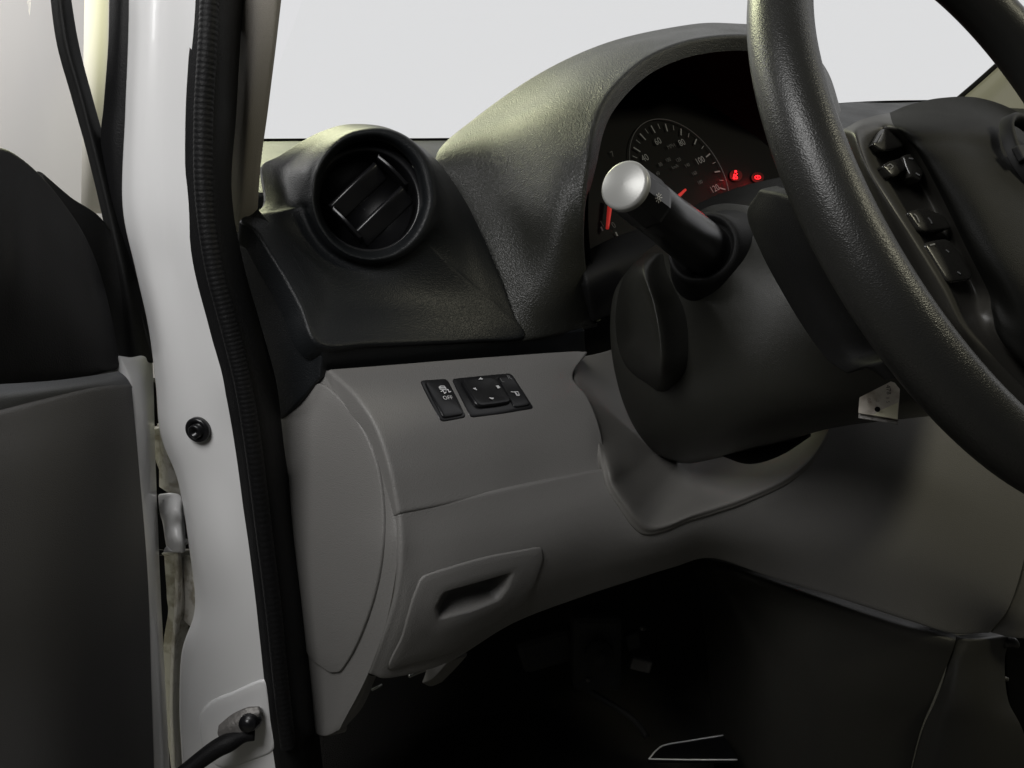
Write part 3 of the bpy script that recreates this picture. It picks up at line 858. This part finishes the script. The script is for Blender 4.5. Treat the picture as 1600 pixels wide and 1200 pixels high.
# ---- recessed bowl round the column
bl = [(1.0, 944, 737), (1.0, 952, 765), (1.0, 972, 795), (1.0, 990, 820), (1.0, 1010, 834), (1.0, 1040, 829), (1.0, 1075, 814), (1.0, 1120, 800), (1.0, 1165, 784), (1.0, 1225, 757), (1.0, 1264, 727), (1.0, 1284, 700), (1.0, 1296, 676), (1.0, 1303, 652)]
cut(lp, [(940, 700)] + [(x, y - .5) for _, x, y in bl] + [(1296, 630), (1100, 630)])
inn = [(1035, 700, .742), (1045, 706, .742), (1058, 712, .742), (1072, 716, .742), (1090, 716, .742), (1108, 714, .744), (1128, 710, .746), (1150, 702, .75), (1176, 694, .756), (1215, 680, .765), (1245, 662, .772), (1258, 650, .78), (1268, 640, .785), (1276, 630, .79)]
def world_px(p): 
    x, y = topx(p); return (x, y, float(np.dot(p - CAM, FWD)))
rows = [[(898, 560, .690), (905, 559, .697), (922, 557, .718), (942, 553, .738), (962, 548, .752)],
        [(901, 604, .664), (909, 603, .672), (928, 600, .698), (950, 596, .726), (974, 590, .75)],
        [(924, 648, .646), (931, 647, .655), (950, 644, .682), (972, 638, .715), (996, 630, .745)],
        [(938, 695, .630), (946, 694, .638), (968, 689, .666), (992, 682, .70), (1018, 672, .742)]]
for (_, x, y), (ix, iy, idd) in zip(bl, inn):
    h, n = hit(blp, x, y); d0 = float(np.dot(h + n * .0028 - CAM, FWD))
    q = [(x, y, d0), (x + (ix - x) * .12, y + (iy - y) * .12, d0 + .0008), (x + (ix - x) * .38, y + (iy - y) * .38, d0 + (idd - d0) * .30), (x + (ix - x) * .70, y + (iy - y) * .70, d0 + (idd - d0) * .66), (ix, iy, idd)]
    rows.append(q)
panel('column_surround', rows, 'grey_dark', dash, su=8, sv=8, lip=.0022, depth=.01, lips='ac')
# ================================================================== STEERING COLUMN
Cc = np.array([.2896, .1184, .4755]); AZ, EL = -.8814, .6103
WN = np.array([math.cos(AZ) * math.cos(EL), math.sin(AZ) * math.cos(EL), math.sin(EL)])
WC = CAM + c2w(Cc)
WU = nrm(np.cross(WN, [0, 0, 1])); WV = np.cross(WN, WU)
col = thing('steering_column', 'charcoal steering column shroud with a long black light stalk, behind the wheel', 'steering column', WC - WN * .24)
panel('shroud', [
    [(1010, 392, .665), (1050, 366, .645), (1090, 333, .62), (1125, 320, .612), (1165, 322, .60), (1200, 330, .60)],
    [(985, 418, .668), (1030, 408, .635), (1080, 402, .600), (1130, 400, .572), (1180, 390, .56), (1230, 385, .55)],
    [(962, 455, .670), (1010, 450, .640), (1078, 450, .600), (1140, 450, .560), (1210, 445, .54), (1280, 440, .53)],
    [(955, 510, .676), (1008, 510, .644), (1080, 510, .600), (1150, 510, .556), (1230, 505, .535), (1310, 500, .525)],
    [(960, 570, .680), (1012, 570, .644), (1083, 570, .598), (1160, 570, .556), (1250, 560, .537), (1340, 555, .528)],
    [(973, 625, .688), (1022, 630, .644), (1090, 630, .600), (1170, 625, .563), (1265, 610, .545), (1430, 590, .535)],
    [(994, 672, .700), (1036, 682, .656), (1105, 680, .615), (1180, 668, .582), (1280, 645, .562), (1445, 622, .548)],
    [(1022, 706, .712), (1060, 714, .678), (1120, 708, .64), (1195, 690, .612), (1295, 662, .59), (1452, 640, .575)],
    [(1050, 722, .73), (1080, 724, .71), (1130, 714, .68), (1205, 696, .655), (1305, 668, .63), (1455, 650, .60)]], 'shroud', col, lip=.004)
# raised pad on the side of the shroud, with the wall that falls back to it
panel('shroud_pad', [
    [(1008, 396, .655), (1014, 396, .640), (1020, 396, .628), (1026, 396, .624), (1034, 397, .632), (1042, 398, .640)],
    [(975, 432, .655), (986, 424, .618), (1000, 420, .592), (1011, 424, .584), (1032, 434, .606), (1060, 446, .622)],
    [(962, 490, .662), (982, 482, .612), (1014, 474, .578), (1026, 478, .570), (1050, 480, .592), (1082, 486, .616)],
    [(967, 545, .666), (990, 538, .614), (1023, 528, .575), (1035, 532, .567), (1058, 532, .588), (1087, 534, .612)],
    [(984, 582, .668), (1006, 580, .622), (1026, 577, .584), (1037, 580, .577), (1056, 578, .592), (1077, 577, .612)],
    [(1005, 604, .672), (1016, 608, .655), (1026, 610, .636), (1034, 611, .630), (1044, 610, .626), (1054, 604, .624)]], 'shroud', col, lip=.003, depth=.02)
tube('shroud_split', [at(1158, 357, .585), at(1190, 348, .58), at(1172, 358, .582)], .0004, 'deep_black', col, seg=6)
tube('tilt_lever', [at(1130, 706, .665), at(1170, 708, .655), at(1215, 697, .655), at(1262, 676, .66)], [.004, .009, .008, .004], 'deep_black', col, seg=12)
# stalk
SB = at(1104, 392, .575); ST = at(976, 290, .462)
sa = nrm(ST - SB); SL = np.linalg.norm(ST - SB)
socket = lathe('stalk_socket', SB, sa, [(.040, -.03), (.031, -.012), (.0275, .004), (.0265, .0062), (.0245, .0105), (.0225, .0095), (.0215, .004), (.018, .002), (.001, .002)], 'matte_black', col, seg=48)
stalk = lathe('stalk', SB, sa, [(.0185, .0), (.0178, .03), (.0168, .06), (.0158, .078), (.0155, SL - .036), (.0150, SL - .034), (.0150, SL - .032)], 'gloss_black', col, seg=40)
kn = lathe('stalk_knob', SB, sa, [(.0150, SL - .0335), (.0158, SL - .033), (.0160, SL - .030), (.0152, SL - .012), (.0146, SL - .0015), (.0138, SL), (.0001, SL + .0008)], 'gloss_black', stalk, seg=10, smooth=False)
lathe('knob_cap', SB + sa * .0006, sa, [(.0148, SL - .004), (.0148, SL - .0005), (.0140, SL + .0006), (.0128, SL + .0012), (.0001, SL + .0018)], 'knob', kn, seg=44)  # grey disc paints the light falling on the black knob's end
bst = bvh_of(stalk, kn)
ic = []
for k in range(8):
    t = k * math.pi / 4
    ic += stroke(bst, [(1028 + 3.2 * math.cos(t), 309 + 4.6 * math.sin(t)), (1028 + 5 * math.cos(t), 309 + 7.2 * math.sin(t))], .0006, 1.2)
ic += stroke(bst, [(1028 + 1.8 * math.cos(t), 309 + 2.6 * math.sin(t)) for t in np.linspace(0, 2 * math.pi, 9)], .0006, 1.0)
polys('symbol', ic, 'lettering', stalk)

# ================================================================== STEERING WHEEL
wheel = thing('steering_wheel', 'black steering wheel with thick grained rim and left spoke buttons', 'steering wheel', WC)
def wp(px, py, h):
    r = ray(px, py); o = WC + WN * h; t = np.dot(o - CAM, WN) / np.dot(r, WN); return CAM + t * r
def PW(rows): return np.array([[wp(*p) for p in r] for r in rows])
# rim: oval section, fattest at the hand grips
Vv = []; Fc = []; n = 160; seg = 28; R0 = .185
for i in range(n):
    t = 2 * math.pi * i / n
    dr = math.cos(t) * WU + math.sin(t) * WV
    g = math.exp(-((math.degrees(t) - 185 + 540) % 360 - 180) ** 2 / (2 * 22 ** 2))
    rr = .0158 + .0022 * g; rn = .0162 + .0030 * g
    for k in range(seg):
        a = 2 * math.pi * k / seg
        Vv.append(WC + dr * (R0 + rr * math.cos(a)) + WN * rn * math.sin(a))
for i in range(n):
    j = (i + 1) % n
    for k in range(seg):
        k2 = (k + 1) % seg; Fc.append((i * seg + k, j * seg + k, j * seg + k2, i * seg + k2))
link('rim', Vv, Fc, 'leather', wheel)
# one moulding from the rim crease over the spoke, the recessed switch strip and the airbag cover, cut into its parts
HG = resample(PW([
    [(1308, 206, -.020), (1323, 199, -.012), (1345, 187, -.010), (1370, 180, -.012), (1390, 176, -.014), (1420, 164, -.016), (1470, 153, -.016), (1530, 153, -.016), (1590, 175, -.016), (1660, 225, -.016)],
    [(1318, 216, -.014), (1334, 209, -.001), (1350, 202, -.001), (1376, 197, -.002), (1396, 195, .003), (1424, 195, .009), (1475, 190, .014), (1535, 192, .018), (1602, 222, .020), (1690, 275, .020)],
    [(1326, 246, -.014), (1346, 240, .001), (1362, 235, -.004), (1392, 222, -.006), (1413, 214, .004), (1436, 225, .011), (1486, 225, .018), (1545, 235, .022), (1612, 262, .025), (1700, 310, .025)],
    [(1343, 286, -.014), (1361, 273, .002), (1378, 266, -.006), (1414, 250, -.008), (1435, 240, .004), (1456, 258, .011), (1505, 268, .019), (1562, 282, .024), (1630, 308, .027), (1720, 355, .027)],
    [(1368, 346, -.014), (1393, 323, .003), (1412, 318, -.006), (1450, 312, -.009), (1472, 309, .004), (1494, 326, .011), (1540, 342, .019), (1596, 362, .024), (1664, 392, .027), (1750, 442, .027)],
    [(1398, 406, -.014), (1429, 379, .002), (1448, 380, -.006), (1486, 386, -.009), (1511, 390, .003), (1531, 402, .010), (1570, 422, .017), (1626, 452, .022), (1696, 482, .025), (1774, 522, .020)],
    [(1448, 489, -.014), (1473, 451, .000), (1490, 452, -.006), (1520, 452, -.009), (1544, 456, .001), (1560, 468, .005), (1594, 492, .012), (1646, 530, .015), (1712, 568, .015), (1794, 608, .010)],
    [(1496, 546, -.014), (1503, 510, -.003), (1513, 508, -.006), (1530, 500, -.007), (1550, 488, -.001), (1566, 510, .002), (1604, 540, .006), (1660, 580, .008), (1724, 610, .006), (1800, 640, .004)],
    [(1558, 604, -.014), (1546, 556, -.006), (1549, 549, -.006), (1557, 541, -.006), (1567, 536, -.005), (1584, 556, -.003), (1624, 590, .000), (1680, 624, .001), (1740, 650, .000), (1810, 680, -.004)],
    [(1640, 674, -.014), (1630, 640, -.009), (1632, 634, -.009), (1640, 628, -.009), (1648, 622, -.009), (1664, 630, -.008), (1690, 650, -.007), (1730, 676, -.007), (1780, 700, -.007), (1830, 720, -.009)]]), 10, 10)
shell('spoke', HG[:, :21], 'spoke', wheel, lips='c', lip=.002, depth=.01)
tp = shell('control_panel', HG[:, 20:41], 'spoke', wheel, lips='')
shell('airbag_cover', HG[:, 40:], 'hub', wheel, lips='', lip=.002)
panel('hub_gap_fill', [  # black sheet added behind the hub to cover gaps round spoke and airbag
    [(1340, 208, -.02), (1410, 192, -.025), (1500, 185, -.03), (1780, 300, -.03)],
    [(1400, 215, -.03), (1500, 215, -.03), (1600, 230, -.03), (1800, 400, -.03)],
    [(1420, 300, -.03), (1500, 330, -.03), (1600, 360, -.03), (1820, 500, -.03)],
    [(1450, 420, -.03), (1530, 440, -.03), (1620, 480, -.03), (1840, 600, -.03)],
    [(1490, 528, -.014), (1560, 560, -.018), (1640, 600, -.02), (1840, 680, -.025)],
    [(1580, 622, -.014), (1640, 650, -.014), (1700, 670, -.014), (1840, 720, -.02)]], 'deep_black', wheel, fn=PW, lip=.001, depth=.004)
btp = bvh_of(tp)
def wstroke(pts, h, w):
    out = []
    for (a, b) in zip(pts[:-1], pts[1:]):
        a = np.array(a, float); b = np.array(b, float); n = np.array([-(b - a)[1], (b - a)[0]]); n = n / max(1e-6, np.linalg.norm(n)) * w / 2
        out.append([wp(*(a + n), h), wp(*(b + n), h), wp(*(b - n), h), wp(*(a - n), h)])
    return out
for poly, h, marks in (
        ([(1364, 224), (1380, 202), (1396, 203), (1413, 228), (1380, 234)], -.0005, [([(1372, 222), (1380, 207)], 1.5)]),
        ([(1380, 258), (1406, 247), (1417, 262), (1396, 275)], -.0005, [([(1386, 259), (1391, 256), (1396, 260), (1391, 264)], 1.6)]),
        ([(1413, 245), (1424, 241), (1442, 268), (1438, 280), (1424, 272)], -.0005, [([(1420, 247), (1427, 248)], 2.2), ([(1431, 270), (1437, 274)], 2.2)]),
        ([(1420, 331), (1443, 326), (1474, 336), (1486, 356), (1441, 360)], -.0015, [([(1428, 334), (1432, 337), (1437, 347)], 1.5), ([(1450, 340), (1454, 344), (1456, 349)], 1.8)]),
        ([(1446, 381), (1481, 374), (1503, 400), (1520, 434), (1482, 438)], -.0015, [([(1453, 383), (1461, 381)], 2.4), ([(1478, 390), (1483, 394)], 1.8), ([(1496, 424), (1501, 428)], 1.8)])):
    L = densify(round_loop(poly, .22), 2.5); c = L.mean(0)
    rows = [[wp(*(c + (p - c) * t), h + .0006 * (1 - t * t)) for t in (.002, .3, .6, .85, 1.0)] for p in L]
    k_ = shell('button', np.array(rows), 'button', wheel, lip=.0012, depth=.012, closed=True, lips='d')
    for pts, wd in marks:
        polys('symbol', wstroke(pts, h + .0008, wd), 'lettering_glint', k_)  # pale strokes paint the glints on the button caps
# back cover of the spoke, facing the column
panel('back_cover', [
    [(1186, 300, -.045), (1210, 306, -.034), (1250, 318, -.02), (1300, 330, -.004)],
    [(1168, 336, -.062), (1200, 348, -.046), (1250, 362, -.028), (1320, 370, -.004)],
    [(1190, 395, -.064), (1222, 402, -.048), (1270, 410, -.030), (1340, 420, -.004)],
    [(1218, 448, -.064), (1250, 452, -.048), (1300, 460, -.030), (1370, 470, -.004)],
    [(1254, 508, -.062), (1286, 510, -.046), (1330, 512, -.030), (1400, 520, -.004)],
    [(1292, 560, -.056), (1318, 556, -.043), (1352, 550, -.030), (1416, 540, -.004)],
    [(1322, 582, -.046), (1338, 576, -.036), (1358, 568, -.024), (1416, 552, -.004)]], 'matte_black', wheel, fn=PW, lip=.002, depth=.008)
e0 = wp(1275, 432, -.032)
lathe('screw_hole', wp(1277, 430, -.0415), nrm(CAM - e0), [(.0001, .0015), (.0045, .0015), (.0050, .0035), (.0056, .0035), (.0060, .0), (.006, -.004)], 'deep_black', wheel, seg=24)
# round badge on the airbag cover: ring with a bar
ec = wp(1618, 240, .030)
em_ = lathe('badge', ec, WN, [(.0205, -.004), (.0215, .001), (.0235, .0025), (.0255, .001), (.0262, -.004)], 'chrome', wheel, seg=48)
box('badge_bar', ec + WN * .0015, WU * .029, WV * .0042, WN * .0018, 'chrome', em_, .0008)

# ================================================================== TAG under the column
tg = thing('tag', 'small worn white tag with a punched hole, hanging under the steering column', 'tag', at(1372, 660, .46))
tl = [(1343, 621), (1392, 596), (1398, 598), (1406, 608), (1403, 655), (1341, 645)]
tn = nrm(CAM - at(1372, 630, .46) + np.array([0, 0, .12]))
to = at(1372, 630, .46)
def tpx(px, py, h=0.):
    r = ray(px, py); o = to + tn * h; t = np.dot(o - CAM, tn) / np.dot(r, tn); return CAM + t * r
def plate(name, pts, th, m, parent):
    V = [p for p in pts] + [p - tn * th for p in pts]; k = len(pts)
    Fc = [tuple(range(k))[::-1], tuple(range(k, 2 * k))] + [(i, (i + 1) % k, (i + 1) % k + k, i + k) for i in range(k)]
    return link(name, V, Fc, m, parent, smooth=False)
plate('tag_card', [tpx(*p) for p in tl], .0012, 'paper', tg)
plate('tag_back', [tpx(x + 0, y + 8, -.004) for x, y in tl], .0012, 'steel_dull', tg)
polys('tag_wedge', [[tpx(1403, 629, .0006), tpx(1402.5, 655, .0006), tpx(1364, 648.5, .0006), tpx(1378, 640, .0006)]], mat('pale tag stripe', (.78, .74, .55), .5, .3), tg)  # flat paler wedge at the lower right of the card
polys('tag_hole', [[tpx(1371 + 4.6 * math.cos(t), 639.5 + 4.2 * math.sin(t), .001) for t in np.linspace(0, 2 * math.pi, 18)[:-1]]], 'deep_black', tg)
def ttext(s, px, py, ang, em):
    O = tpx(px, py, .0008); a = math.radians(ang)
    u = tpx(px + em * math.cos(a), py + em * math.sin(a), .0008) - O; v = tpx(px + em * math.sin(a), py - em * math.cos(a), .0008) - O
    return (s, O, u, v)
lettering('tag_writing', [ttext('478', 1388, 609, 84, 10)], 'ink', tg)
lettering('tag_writing', [ttext('8 5', 1387, 625, 84, 8), ttext('0', 1371, 626.5, 84, 8), ttext('80', 1358, 626, 84, 8)], 'ink_faint', tg)

# ================================================================== CENTRE CONSOLE
con = thing('centre_console', 'dark grey console side with a rounded top edge, below the knee panel at lower right', 'console', at(1350, 1200, .86))
panel('console_side', [
    [(1080, 872, .96), (1150, 885, .86), (1250, 913, .818), (1350, 948, .81), (1430, 974, .812), (1492, 992, .818)],
    [(1085, 890, .95), (1155, 900, .852), (1252, 928, .806), (1350, 964, .800), (1428, 989, .802), (1490, 1005, .809)],
    [(1095, 930, .96), (1168, 940, .856), (1254, 962, .812), (1348, 996, .808), (1420, 1020, .81), (1480, 1034, .818)],
    [(1105, 1020, .98), (1180, 1030, .874), (1258, 1050, .830), (1345, 1072, .824), (1405, 1084, .828), (1456, 1094, .835)],
    [(1110, 1110, 1.0), (1185, 1120, .894), (1260, 1130, .850), (1335, 1140, .844), (1390, 1146, .85), (1434, 1150, .856)],
    [(1120, 1260, 1.04), (1190, 1260, .93), (1260, 1260, .887), (1325, 1260, .88), (1372, 1260, .886), (1408, 1260, .892)]], 'console', con, lip=.003)
panel('console_front', [
    [(1498, 1000, .822), (1520, 1002, .825), (1550, 1000, .84), (1580, 996, .88)],
    [(1488, 1034, .822), (1506, 1034, .820), (1535, 1032, .835), (1570, 1030, .88)],
    [(1464, 1094, .838), (1490, 1094, .822), (1530, 1094, .828), (1575, 1094, .87)],
    [(1441, 1150, .858), (1475, 1150, .840), (1530, 1150, .840), (1600, 1150, .87)],
    [(1415, 1260, .894), (1460, 1260, .875), (1530, 1260, .87), (1620, 1260, .89)]], 'console', con, lip=.003)
panel('console_tray', [
    [(1575, 990, .92), (1640, 990, .94)], [(1575, 1060, .93), (1640, 1060, .94)], [(1590, 1180, .93), (1660, 1180, .94)]], 'deep_black', con, lip=.002)
tube('latch', [at(1566, 1006, .875), at(1578, 1002, .876), at(1588, 1008, .88)], [.005, .0065, .004], 'spoke', con, seg=12)
tube('latch', [at(1566, 1062, .88), at(1570, 1060, .88), at(1574, 1062, .88)], .0025, 'spoke', con, seg=10)

# ================================================================== FOOTWELL
fire = thing('footwell', 'black footwell bulkhead with dim bracketry under the dashboard', 'footwell', at(900, 1150, 1.1))
panel('bulkhead', [
    [(380, 440, .90), (600, 400, .95), (850, 380, 1.05), (1100, 360, 1.2), (1330, 350, 1.3)],
    [(380, 840, .95), (600, 800, 1.0), (850, 780, 1.05), (1100, 780, 1.05), (1330, 800, 1.0)],
    [(380, 980, 1.0), (600, 950, 1.1), (850, 920, 1.15), (1100, 920, 1.15), (1330, 930, 1.05)],
    [(380, 1160, 1.02), (600, 1120, 1.12), (850, 1090, 1.18), (1100, 1090, 1.18), (1330, 1100, 1.08)],
    [(380, 1320, .95), (600, 1320, 1.0), (850, 1320, 1.05), (1100, 1320, 1.05), (1330, 1320, 1.0)]], 'carpet', fire, lip=.01)
box('pedal_bracket', at(930, 1010, .98), c2w((.03, 0, 0)), c2w((0, .045, 0)), c2w((0, 0, .03)), 'bracket', fire, .008)
box('pedal_bracket', at(855, 1010, 1.0), c2w((.035, .01, 0)), c2w((-.006, .02, 0)), c2w((0, 0, .02)), 'bracket', fire, .008)
lathe('bracket_boss', at(938, 1025, .94), nrm(c2w((0, 0, -1))), [(.0001, .01), (.008, .01), (.009, .006), (.016, .008), (.017, -.01)], 'bracket', fire, seg=24)
box('connector', at(1000, 1036, .96), c2w((.012, -.003, 0)), c2w((.002, .007, 0)), c2w((0, 0, .01)), 'steel_dull', fire, .002)
box('connector', at(988, 1000, .97), c2w((.008, .003, 0)), c2w((-.002, .01, 0)), c2w((0, 0, .008)), 'bracket', fire, .002)
tube('cable', [at(895, 1060, .98), at(930, 1085, .96), at(985, 1120, .95), at(1010, 1150, .95)], .004, 'bracket', fire)
for q in ((919, 1062), (1003, 982)):
    lathe('screw', at(*q, .95), nrm(c2w((-.3, .3, -1))), [(.0001, .003), (.0022, .0026), (.003, .0), (.003, -.02)], 'steel_dull', fire, seg=12)
ped = thing('accelerator_pedal', 'black pedal pad with a bright metal edge on the dark footwell floor', 'pedal', at(1080, 1180, .90))
pp = [(1014, 1186), (1026, 1172), (1040, 1164), (1080, 1157), (1130, 1149), (1137, 1158), (1152, 1186)]
def ppx(px, py, h=0): return at(px, py, .90 + (1186 - py) * .0012)
V = [ppx(*p) for p in pp]; V2 = [v - c2w((0, .01, -.012)) for v in V]; k = len(V)
link('pad', V + V2, [tuple(range(k)), tuple(range(k, 2 * k))[::-1]] + [(i, i + k, (i + 1) % k + k, (i + 1) % k) for i in range(k)], 'gloss_black', ped, smooth=False)
tube('pad_edge', [ppx(1014, 1186), ppx(1026, 1172), ppx(1040, 1164), ppx(1080, 1157), ppx(1130, 1149)], .0010, 'edge', ped, seg=8)  # near-white colour stands in for the shine of the metal edge
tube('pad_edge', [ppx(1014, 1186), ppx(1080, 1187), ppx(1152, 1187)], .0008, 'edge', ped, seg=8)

# ================================================================== WINDSCREEN
ws = thing('windscreen', 'clear windscreen over the dashboard with plain pale grey beyond it', 'windscreen', at(700, 219, 1.07))
def wsp(px, py, d, up): return at(px, py, d) + np.array([0, 0, 1.]) * up - CY * up * .75
base = [(392, 221, .945), (550, 220, 1.005), (690, 219.5, 1.065), (850, 216, 1.145), (1100, 190, 1.305), (1320, 163, 1.505), (1500, 158, 1.62)]
sheet('glass', resample(np.array([[wsp(*b, u) for u in (-.0, .15, .3, .45)] for b in base]), 5, 4), 'glass', ws)
tube('frit_band', [wsp(*b, .001) for b in base], .0022, 'deep_black', ws, seg=8)

# ================================================================== LIGHT
w = bpy.data.worlds.new('World'); sc.world = w; w.use_nodes = True
w.node_tree.nodes['Background'].inputs[0].default_value = (.9, .95, 1, 1)
w.node_tree.nodes['Background'].inputs[1].default_value = .012
def area(name, cpos, ctarget, power, size, colr, size_y=None):
    l = bpy.data.lights.new(name, 'AREA'); l.energy = power; l.color = colr
    l.shape = 'RECTANGLE'; l.size = size; l.size_y = size_y or size
    o = bpy.data.objects.new(name, l); C.objects.link(o)
    p = CAM + c2w(cpos); t = CAM + c2w(ctarget)
    o.location = p
    o.rotation_euler = (Vector(t) - Vector(p)).to_track_quat('-Z', 'Y').to_euler()
    return o
area('bay_lamp', (-.38, .5, -.22), (-.1, -.05, .6), 6.6, .42, (1, .993, .985))
area('front_lamp', (-.85, 1.7, 1.8), (.0, .1, .7), 20, .6, (.98, 1, .62))
area('side_lamp', (1.5, .9, .0), (.3, -.1, .75), 6.5, .25, (1, .95, .72))
area('wall_fill', (-2.2, 1.6, 1.2), (-1.3, .3, 2.6), 27, .6, (1, .99, .98))  # unseen fill added to brighten the outside wall
for q, e in (((1150, 273), .012), ((1184, 277), .010)):
    l = bpy.data.lights.new('warning_glow', 'POINT'); l.energy = e; l.color = (1, .02, .03); l.shadow_soft_size = .003
    o = bpy.data.objects.new('warning_glow', l); C.objects.link(o); o.location = dpx(*q, .008)

sc.view_settings.view_transform = 'Standard'
sc.view_settings.look = 'None'
sc.view_settings.exposure = 0
sc.view_settings.gamma = 1
sc.view_settings.use_curve_mapping = False
